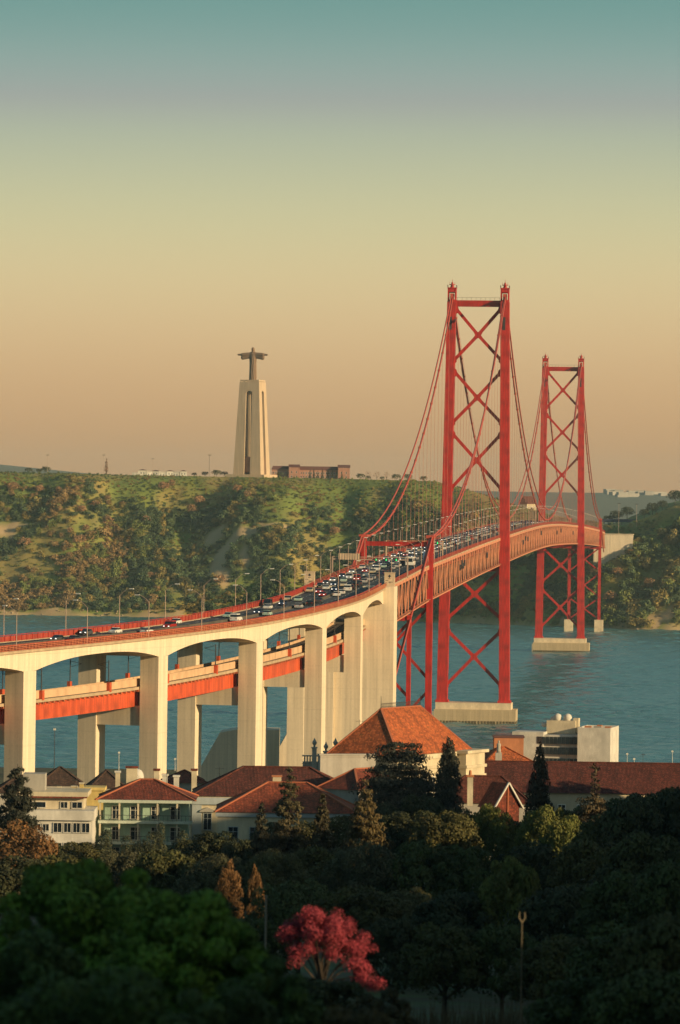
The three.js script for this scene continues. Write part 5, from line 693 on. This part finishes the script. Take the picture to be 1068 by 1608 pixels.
// ------------------------------------------------------------------ trees of the near bank
{
  const put = (o, px, py, d, wpx, H0, R0, label, turn = 0) => { const t = at(px, py, d), g = northH(t.x, d), H = Math.max(2, t.y - g); o.position.set(t.x, g - .2, -d); o.rotation.y = turn; const s = wpx / 2 * d / FOCAL / R0; o.scale.set(s, H / H0, s); o.userData.label = label; return o; };
  const protos = {}, tints = [[1, 1, 1], [1.2, 1.15, .9], [.7, .75, .8], [1.0, 1.2, .75], [1.3, 1.1, .75]].map(t => M(t, .8, { vc: true, side: THREE.DoubleSide }));
  const kinds = {
    dark: [() => makeTree('leafy_tree', '', 'tree', 501, { R: 5, H: 11, n: 26, rl: 1.7, leaves: 14000, leaf: .36, color: [.036, .046, .012], trunk: 4 }), 11, 5],
    dark2: [() => makeTree('leafy_tree', '', 'tree', 502, { R: 5, H: 11, n: 34, rl: 1.45, leaves: 14000, leaf: .34, color: [.044, .054, .018], trunk: 4 }), 11, 5],
    olive: [() => makeTree('olive_tree', '', 'tree', 503, { R: 5, H: 9, n: 30, rl: 1.5, leaves: 14000, leaf: .34, color: [.070, .076, .036], trunk: 3, leafOpt: { aspect: .35 } }), 9, 5],
    green: [() => makeTree('green_tree', '', 'tree', 504, { R: 5, H: 10, n: 30, rl: 1.5, leaves: 14000, leaf: .34, color: [.085, .105, .02], trunk: 3.5 }), 10, 5],
    rust: [() => makeTree('rust_tree', '', 'tree', 505, { R: 4, H: 9, n: 22, rl: 1.3, leaves: 5000, leaf: .3, color: [.15, .085, .03], trunk: 4, bark: paleBark }), 9, 4],
    slim: [() => makeTree('slim_shrub', '', 'shrub', 506, { R: 2, H: 9, lobes: [[0, 2, 0, 1.7, 2.4, 1.7], [.4, 4.5, 0, 1.3, 2.2, 1.3], [-.5, 5.6, .3, .9, 2.4, .9], [.3, 7.4, -.2, .6, 1.7, .6]], leaves: 3600, leaf: .3, color: [.035, .045, .02], leafOpt: { aspect: .35, lift: .5 } }), 9, 2],
  };
  const use = (k, px, py, d, w, label, turn) => { const [f, H0, R0] = kinds[k]; const o = protos[k] ? dup(protos[k]) : (protos[k] = f()); o.userData.group = 'trees of the near bank'; const cr = o.children.find(c => c.name === 'crown'); if (k[0] === 'd' || k === 'olive') cr.material = tints[Math.floor(h2(px, py) * tints.length)]; return put(o, px, py, d, w, H0, R0, label, turn ?? (px * .37)); };
  // conifers
  function conifer(name, label, seed, px, py, d, wpx, o = {}) {
    const t = at(px, py, d), g = northH(t.x, d), H = t.y - g, R = wpx / 2 * d / FOCAL, r = rng(seed), lb = [], tr = new MB(), gp = thing(name, label, 'tree', [t.x, g - .2, -d]), from = o.from ?? .12;
    tr.rod(V(0, -1, 0), V(0, H * .97, 0), H * .018, .03, 7);
    const tiers = Math.round((o.tiers || 15) * 1.7); for (let k = 0; k < tiers; k++) { const f = from + (1 - from) * k / tiers, y = H * (f + (r() - .5) * .03), rr = R * (o.prof ? o.prof(f) : Math.pow(1 - f, .8) + .04), n = o.per || 6; for (let i = 0; i < n; i++) { const a = (i + r()) / n * 6.283 + k, L = rr * (.55 + .55 * r()), dy = (o.droop ?? -.12) * L + (r() - .5) * .5, s = Math.max(.22, L * .34); const yy = y + (r() - .5) * H * .035; lb.push([Math.cos(a) * L * .62, yy + dy * .6, Math.sin(a) * L * .62, L * .48, s * (o.flat ?? .75), L * .48]); tr.rod(V(0, yy, 0), V(Math.cos(a) * L, yy + dy, Math.sin(a) * L), H * .005 + .02, .01, 4, false); } }
    tr.build('trunk', barkMat, gp); mesh('crown', leaves(seed, lb, (o.leaves || 9000) * 1.25, o.leaf || .56, { color: o.color || [.03, .042, .022], aspect: o.aspect || .36, solid: 1, vary: .5, droop: 1 }), leafMat, gp); return gp;
  }
  conifer('conifer', 'tall dark conifer at the left edge beside the first bent', 61, 28, 1190, 600, 140, { leaves: 15000, tiers: 12, per: 5, droop: -.05, color: [.022, .030, .02] });
  conifer('conifer', 'feathery conifer in front of the wide dark red roof', 62, 455, 1200, 640, 112, { leaves: 11000, tiers: 13, per: 5, color: [.060, .055, .024] });
  conifer('conifer', 'smaller conifer left of the feathery one', 63, 411, 1256, 635, 64, { leaves: 7500, color: [.035, .038, .02] });
  conifer('conifer', 'young conifer between the feathery one and the russet one', 64, 507, 1240, 640, 74, { leaves: 8000, color: [.055, .05, .022] });
  conifer('conifer', 'russet tinted conifer left of the cedar', 65, 575, 1222, 650, 128, { leaves: 13000, color: [.085, .068, .022], tiers: 14 });
  conifer('cedar_tree', 'broad dark cedar with flat tiers before the palace roof', 66, 628, 1166, 705, 150, { leaves: 16000, tiers: 11, per: 7, from: .42, flat: .4, droop: .02, color: [.024, .032, .024], prof: f => .35 + .75 * Math.sin(Math.min(1, (1.05 - f) * 1.7) * 1.5708) });
  conifer('spindly_conifer', 'spindly bare topped conifer before the long dark roof', 67, 935, 1196, 650, 80, { leaves: 3400, tiers: 12, per: 4, droop: .12, color: [.06, .05, .024], from: .4, prof: f => f > .72 ? .22 : .9 * (1 - f) + .55 });
  function cypress(label, seed, px, py, d, wpx, prof, col) { const t = at(px, py, d), g = northH(t.x, d), H = t.y - g, R = wpx / 2 * d / FOCAL, r = rng(seed), lb = [], gp = thing('cypress_tree', label, 'tree', [t.x, g - .2, -d]); for (let k = 0; k < 46; k++) { const f = k / 46, y = H * (.06 + .92 * f), rr = R * prof(f), a = k * 2.4 + r(); lb.push([Math.cos(a) * rr * .42, y, Math.sin(a) * rr * .42, rr * .62, H * .055, rr * .62]); } new MB().rod(V(0, -1, 0), V(0, H * .5, 0), .3, .1, 7).build('trunk', barkMat, gp); mesh('crown', leaves(seed, lb, 15000, .42, { color: col, aspect: .5, vary: .5, lift: .7 }), leafMat, gp); }
  cypress('narrow dark cypress right of the cedar', 71, 705, 1158, 700, 52, f => Math.min(1, .75 + f * .6) * Math.pow(Math.max(0, 1 - Math.pow(f, 4)), .6), [.020, .026, .018]);
  cypress('conical brownish cypress before the riverside block', 72, 848, 1164, 680, 78, f => Math.pow(1 - f, .62) * (f < .12 ? .8 + f * 1.6 : 1), [.038, .034, .020]);

  // belt of trees in front of the houses, then nearer rows down the slope
  const rows = [
    ['dark', 432, 1292, 690, 80, 'at the foot of the feathery conifer'], ['dark2', 482, 1290, 680, 80, 'between the feathery and the young conifer'], ['dark', 545, 1282, 690, 90, 'at the foot of the russet conifer'], ['dark2', 600, 1262, 690, 90, 'at the left foot of the cedar'], ['dark', 665, 1250, 690, 90, 'behind the cedar trunk'], ['dark2', 722, 1270, 680, 80, 'right foot of the narrow cypress'], ['dark', 815, 1290, 690, 70, 'between the gable and the conical cypress'], ['dark2', 905, 1268, 740, 90, 'before the left part of the long roof'], ['dark', 960, 1256, 740, 100, 'before the middle of the long roof'], ['dark2', 1010, 1246, 740, 100, 'before the right part of the long roof'], ['dark', 1060, 1240, 740, 100, 'before the right end of the long roof'], ['dark2', 120, 1322, 690, 90, 'before the white terraced block'], ['dark', 300, 1318, 690, 70, 'between the balcony house and the front house'],
    ['dark', 62, 1322, 620, 90, 'below the conifer at the left edge'], ['rust', 30, 1290, 560, 110, 'rusty tree under the conifer at the left edge'], ['slim', 165, 1300, 690, 60, 'left of the balcony house'], ['slim', 250, 1290, 690, 46, 'in front of the balcony house columns'], ['slim', 232, 1305, 680, 60, 'tallest slim shrub before the balcony house'], ['slim', 285, 1302, 690, 60, 'at the right corner of the balcony house'], ['slim', 205, 1310, 690, 60, 'before the left balconies'], ['dark', 335, 1306, 660, 90, 'below the pedimented window'], ['dark2', 385, 1318, 650, 80, 'below the front house window'],
    ['dark', 640, 1275, 660, 120, 'under the cedar'], ['dark2', 700, 1275, 650, 110, 'at the foot of the narrow cypress'], ['green', 775, 1266, 660, 76, 'sunlit yellow green tree left of the conical cypress'], ['green', 860, 1268, 650, 84, 'sunlit yellow green tree before the conical cypress'], ['green', 890, 1282, 640, 76, 'low yellow green tree right of the conical cypress'], ['dark', 960, 1278, 620, 110, 'left shoulder of the dark wood at the right'], ['dark2', 1010, 1250, 600, 130, 'tallest of the dark wood at the right'], ['dark', 1062, 1240, 600, 110, 'at the right edge below the long roof'],
    ['dark2', 20, 1345, 500, 130, 'left edge below the rusty tree'], ['dark', 105, 1345, 520, 120, 'below the white terraced block'], ['olive', 190, 1335, 520, 110, 'grey green tree below the balcony house'], ['dark2', 265, 1335, 510, 120, 'below the slim shrubs'], ['olive', 345, 1342, 500, 120, 'grey green tree below the pedimented window'], ['olive', 430, 1335, 500, 120, 'grey green tree below the feathery conifer'], ['dark2', 505, 1330, 520, 110, 'below the young conifer'], ['olive', 575, 1322, 500, 130, 'grey green tree below the russet conifer'], ['dark2', 660, 1322, 500, 130, 'below the cedar and narrow cypress'], ['dark', 735, 1330, 500, 110, 'below the small white edged gable'], ['dark', 840, 1325, 500, 130, 'below the conical cypress'], ['dark2', 930, 1320, 480, 130, 'below the spindly conifer'], ['dark', 1020, 1310, 460, 150, 'middle of the dark wood at the right'],
    ['rust', 360, 1355, 400, 42, 'small sunlit orange tree in the middle of the dark wood'], ['rust', 402, 1362, 410, 26, 'tiny sunlit orange tree beside the small orange one'], ['dark', 210, 1390, 400, 130, 'behind the big green crown'], ['dark2', 310, 1400, 390, 130, 'behind the right shoulder of the big green crown'], ['olive', 470, 1382, 390, 150, 'grey green tree above the pink blossom'], ['dark2', 560, 1392, 380, 140, 'above and right of the pink blossom'], ['olive', 640, 1395, 390, 130, 'grey green tree in the middle of the slope'], ['dark', 720, 1400, 380, 140, 'left of the fresh green tree'], ['green', 800, 1350, 380, 96, 'fresh green tree above the lamp post'], ['dark2', 890, 1390, 370, 150, 'right of the fresh green tree'], ['dark', 985, 1370, 360, 170, 'lower part of the dark wood at the right'], ['dark2', 1060, 1350, 350, 140, 'right edge halfway down'],
    ['dark2', 620, 1440, 320, 120, 'right of the pink blossom'], ['dark', 700, 1450, 310, 130, 'above the reeds'], ['dark2', 790, 1450, 310, 120, 'behind the lamp post'], ['dark', 890, 1470, 290, 150, 'right of the lamp post'], ['dark', 990, 1450, 260, 190, 'large dark crown low at the right'], ['dark2', 1060, 1430, 198, 190, 'dark crown at the lower right edge'], ['dark', 930, 1530, 200, 200, 'dark crown at the bottom right of the lamp post'], ['dark2', 1045, 1520, 180, 230, 'dark crown in the bottom right corner'], ['dark2', 400, 1440, 330, 110, 'left of the pink blossom'],
  ];
  for (const [k, px, py, d, w, label] of rows) use(k, px, py, d, w * 1.12, /tree|shrub|crown|wood/.test(label) && !/^(below|left|right|middle|behind|above|under|at |in |before|tallest of)/.test(label) ? label : (k === 'slim' ? 'slim dark shrub ' : k[0] === 'd' ? 'dark leafy tree ' : 'tree ') + label);
  // unseen trees added along the hill crest to dapple the shade
  [[104, 120], [112, 180], [118, 250], [110, 320], [122, 400], [128, 470], [134, 540]].forEach(([x, d], i) => { const o = dup(protos[i % 2 ? 'dark' : 'dark2'], [x, northH(x, d) - .2, -d], i, 'unseen dark leafy tree added on the hill crest to dapple the shade', 'unseen trees added for dappled shade'); o.scale.setScalar(1.1); });
  [[34, 330], [42, 400], [36, 270], [50, 460], [58, 540], [66, 610], [52, 500], [30, 220]].forEach(([x, d], i) => { const o = dup(protos[i % 2 ? 'dark2' : 'dark'], [x, northH(x, d) - .2, -d], i * 1.3, 'dark leafy tree on the wooded slope just beyond the right edge', 'trees just beyond the right edge'); o.scale.setScalar(.95); });
  [[66, 800], [74, 818], [70, 786], [84, 806]].forEach(([x, d], i) => { const o = dup(protos.dark, [x, northH(x, d) - .2, -d], i, 'unseen tall dark tree added to shade the long roof', 'unseen trees added to shade the long roof'); o.scale.set(1.3, 2.0, 1.3); });  // out-of-view trees added to throw shade on the long roof

  // big near crowns, softly out of focus
  const bigCol = [.085, .165, .012];
  const near = (name, label, seed, px, py, d, R, n, leaf, color, lobes) => { const t = at(px, py, d), g = northH(t.x, d), H = t.y - g; const o = makeTree(name, label, 'tree', seed, { R, H, n: lobes, rl: R * .3, leaves: n, leaf, color, trunk: H * .35, tr: .28, vary: .5 }); o.position.set(t.x, g - .2, -d); return o; };
  near('broad_tree', 'big fresh green crown with the highest top at lower left', 81, 132, 1346, 150, 3.3, 46000, .19, bigCol, 46);
  near('broad_tree', 'big fresh green crown right of the highest one', 82, 300, 1396, 144, 2.75, 42000, .19, bigCol, 46);
  near('broad_tree', 'lower green crown sloping down towards the pink blossom', 83, 412, 1500, 138, 1.9, 20000, .18, [.046, .084, .012], 34);
  near('broad_tree', 'green crown in the bottom left corner', 84, 20, 1470, 130, 3.0, 22000, .18, [.04, .075, .012], 34);
  near('broad_tree', 'low green crown at the bottom middle', 85, 350, 1545, 112, 2.2, 20000, .15, [.04, .07, .012], 30);
  near('broad_tree', 'low green crown at the bottom left', 86, 150, 1520, 105, 2.8, 20000, .15, [.042, .076, .012], 30);
  near('low_shrub', 'olive brown shrub at the bottom edge below the pink blossom', 87, 565, 1562, 135, 1.9, 12000, .14, [.075, .062, .018], 26);
  near('low_shrub', 'small yellow leaved shrub at the left edge', 88, 14, 1445, 170, .8, 1800, .16, [.22, .19, .03], 12);
  near('low_shrub', 'dark shrub hiding the foot of the pink blossom tree', 89, 520, 1532, 222, 2.1, 9000, .2, [.036, .046, .014], 26);
  near('low_shrub', 'dark olive shrub right of the foot of the pink blossom tree', 90, 600, 1548, 215, 1.7, 7000, .2, [.05, .046, .016], 22);
  // pink blossom tree with its limbs showing
  {
    const d = 240, t = at(495, 1424, d), g = northH(t.x, d), H = t.y - g, gp = thing('blossom_tree', 'small tree covered in bright pink blossom', 'tree', [t.x + .35, g + H * .15, -d]), r = rng(91), tr = new MB(), lb = [];
    const tips = []; for (let k = 0; k < 15; k++) { const a = k * 2.4, e = .35 + 1.0 * r(), L = 2.2 + .7 * r(); tips.push(V(Math.cos(a) * Math.cos(e) * L, H * .52 + Math.sin(e) * L * 1.08, Math.sin(a) * Math.cos(e) * L)); } tips.push(V(2.2, H * .58, .4), V(2.9, H * .48, .3), V(3.1, H * .36, -.3), V(2.5, H * .42, .6), V(-2.3, H * .75, .2), V(-1.5, H * .6, .6), V(-.6, H * .66, .9), V(.6, H * .62, .9), V(1.2, H * .75, .6), V(.2, H * .85, .5));
    tr.rod(V(.4, -1, 0), V(.1, H * .36, 0), .16, .12, 7); for (const p of tips) { const m = V(p.x * .4 + (r() - .5) * .5, lerp(H * .36, p.y, .45), p.z * .4); tr.rod(V(.1, H * .34, 0), m, .08, .055, 5, false); tr.rod(m, p, .055, .02, 5, false); for (let k = 0; k < 4; k++) { const c = p.clone().add(V((r() - .5) * 1.1, (r() - .3) * .9, (r() - .5) * 1.1)); tr.rod(m.clone().lerp(p, .6), c, .025, .01, 4, false); lb.push([c.x, c.y, c.z, .42 + .26 * r(), .34 + .24 * r(), .42 + .26 * r()]); } lb.push([p.x, p.y, p.z, .5, .36, .5]); }
    gp.scale.set(.8, .84, .8); tr.rod(V(.4, -3, 0), V(.4, -1, 0), .2, .16, 7); tr.build('trunk', barkMat, gp); mesh('crown', leaves(92, lb, 27000, .085, { color: [.25, .032, .055], solid: 1, vary: .6, aspect: .8 }), leafMat, gp);
  }
  // reeds
  { const r = rng(95), m = new MB(); m.c = []; const col = []; for (let k = 0; k < 900; k++) { const d = 262 + r() * 26, x = lerp(3.2, 12, r()), g = northH(x, d), h = 1.0 + r() * 2.0, b = V(x, g - .1, -d), t = b.clone().add(V((r() - .5) * .8, h, (r() - .5) * .8)), w = .035; const n0 = m.p.length; m.face([b.clone().add(V(-w, 0, 0)), b.clone().add(V(w, 0, 0)), t]); const s = .7 + .6 * r(); for (let q = 0; q < (m.p.length - n0) / 3; q++) m.c.push(.085 * s, .062 * s, .03 * s); } tag(m.build('reeds', M([1, 1, 1], .9, { vc: true, side: THREE.DoubleSide }), scene), 'tall dry reeds beside the path below the wood', 'reeds', null, 'stuff'); }
  // path and posts
  tag(mesh('path', sheet(steps([1, 14, .8]), steps([248, 261, .8]), (x, d) => northH(x, d) + .06), M([.075, .085, .095], .85, { map: T.asphalt }), scene), 'grey path at the foot of the slope', null, null, 'structure');
  { const t = at(820, 1432, 230), g = northH(t.x, 230), p = thing('lamp_post', 'slim pale lamp post with forked top at the lower right', 'lamp post', [t.x, g, -230]), H = t.y - g; new MB().rod(V(0, -.3, 0), V(0, H - .5, 0), .036, .026, 8).build('pole', M([.12, .10, .065], .85), p); const f = new MB(); for (const s of [-1, 1]) { f.rod(V(0, H - .5, 0), V(s * .14, H - .28, 0), .035, .03, 6); f.rod(V(s * .14, H - .28, 0), V(s * .12, H, 0), .035, .02, 6); } f.build('fork_head', M([.2, .16, .1], .8), p); }
  { const t = at(418, 1408, 300), g = northH(t.x, 300), p = thing('wooden_post', 'thin grey post standing in the dark wood left of the pink blossom', 'post', [t.x, g, -300]), H = t.y - g; new MB().rod(V(0, -.3, 0), V(0, H, 0), .09, .07, 7).build('pole', M([.2, .17, .13], .9), p); new MB().rod(V(0, H, 0), V(0, H + .08, 0), .11, .09, 7).build('post_cap', M([.2, .17, .13], .9), p); }
}

scene.traverse(o => { if (o.isMesh) { o.castShadow = true; o.receiveShadow = true; } });
renderer.render(scene, camera);
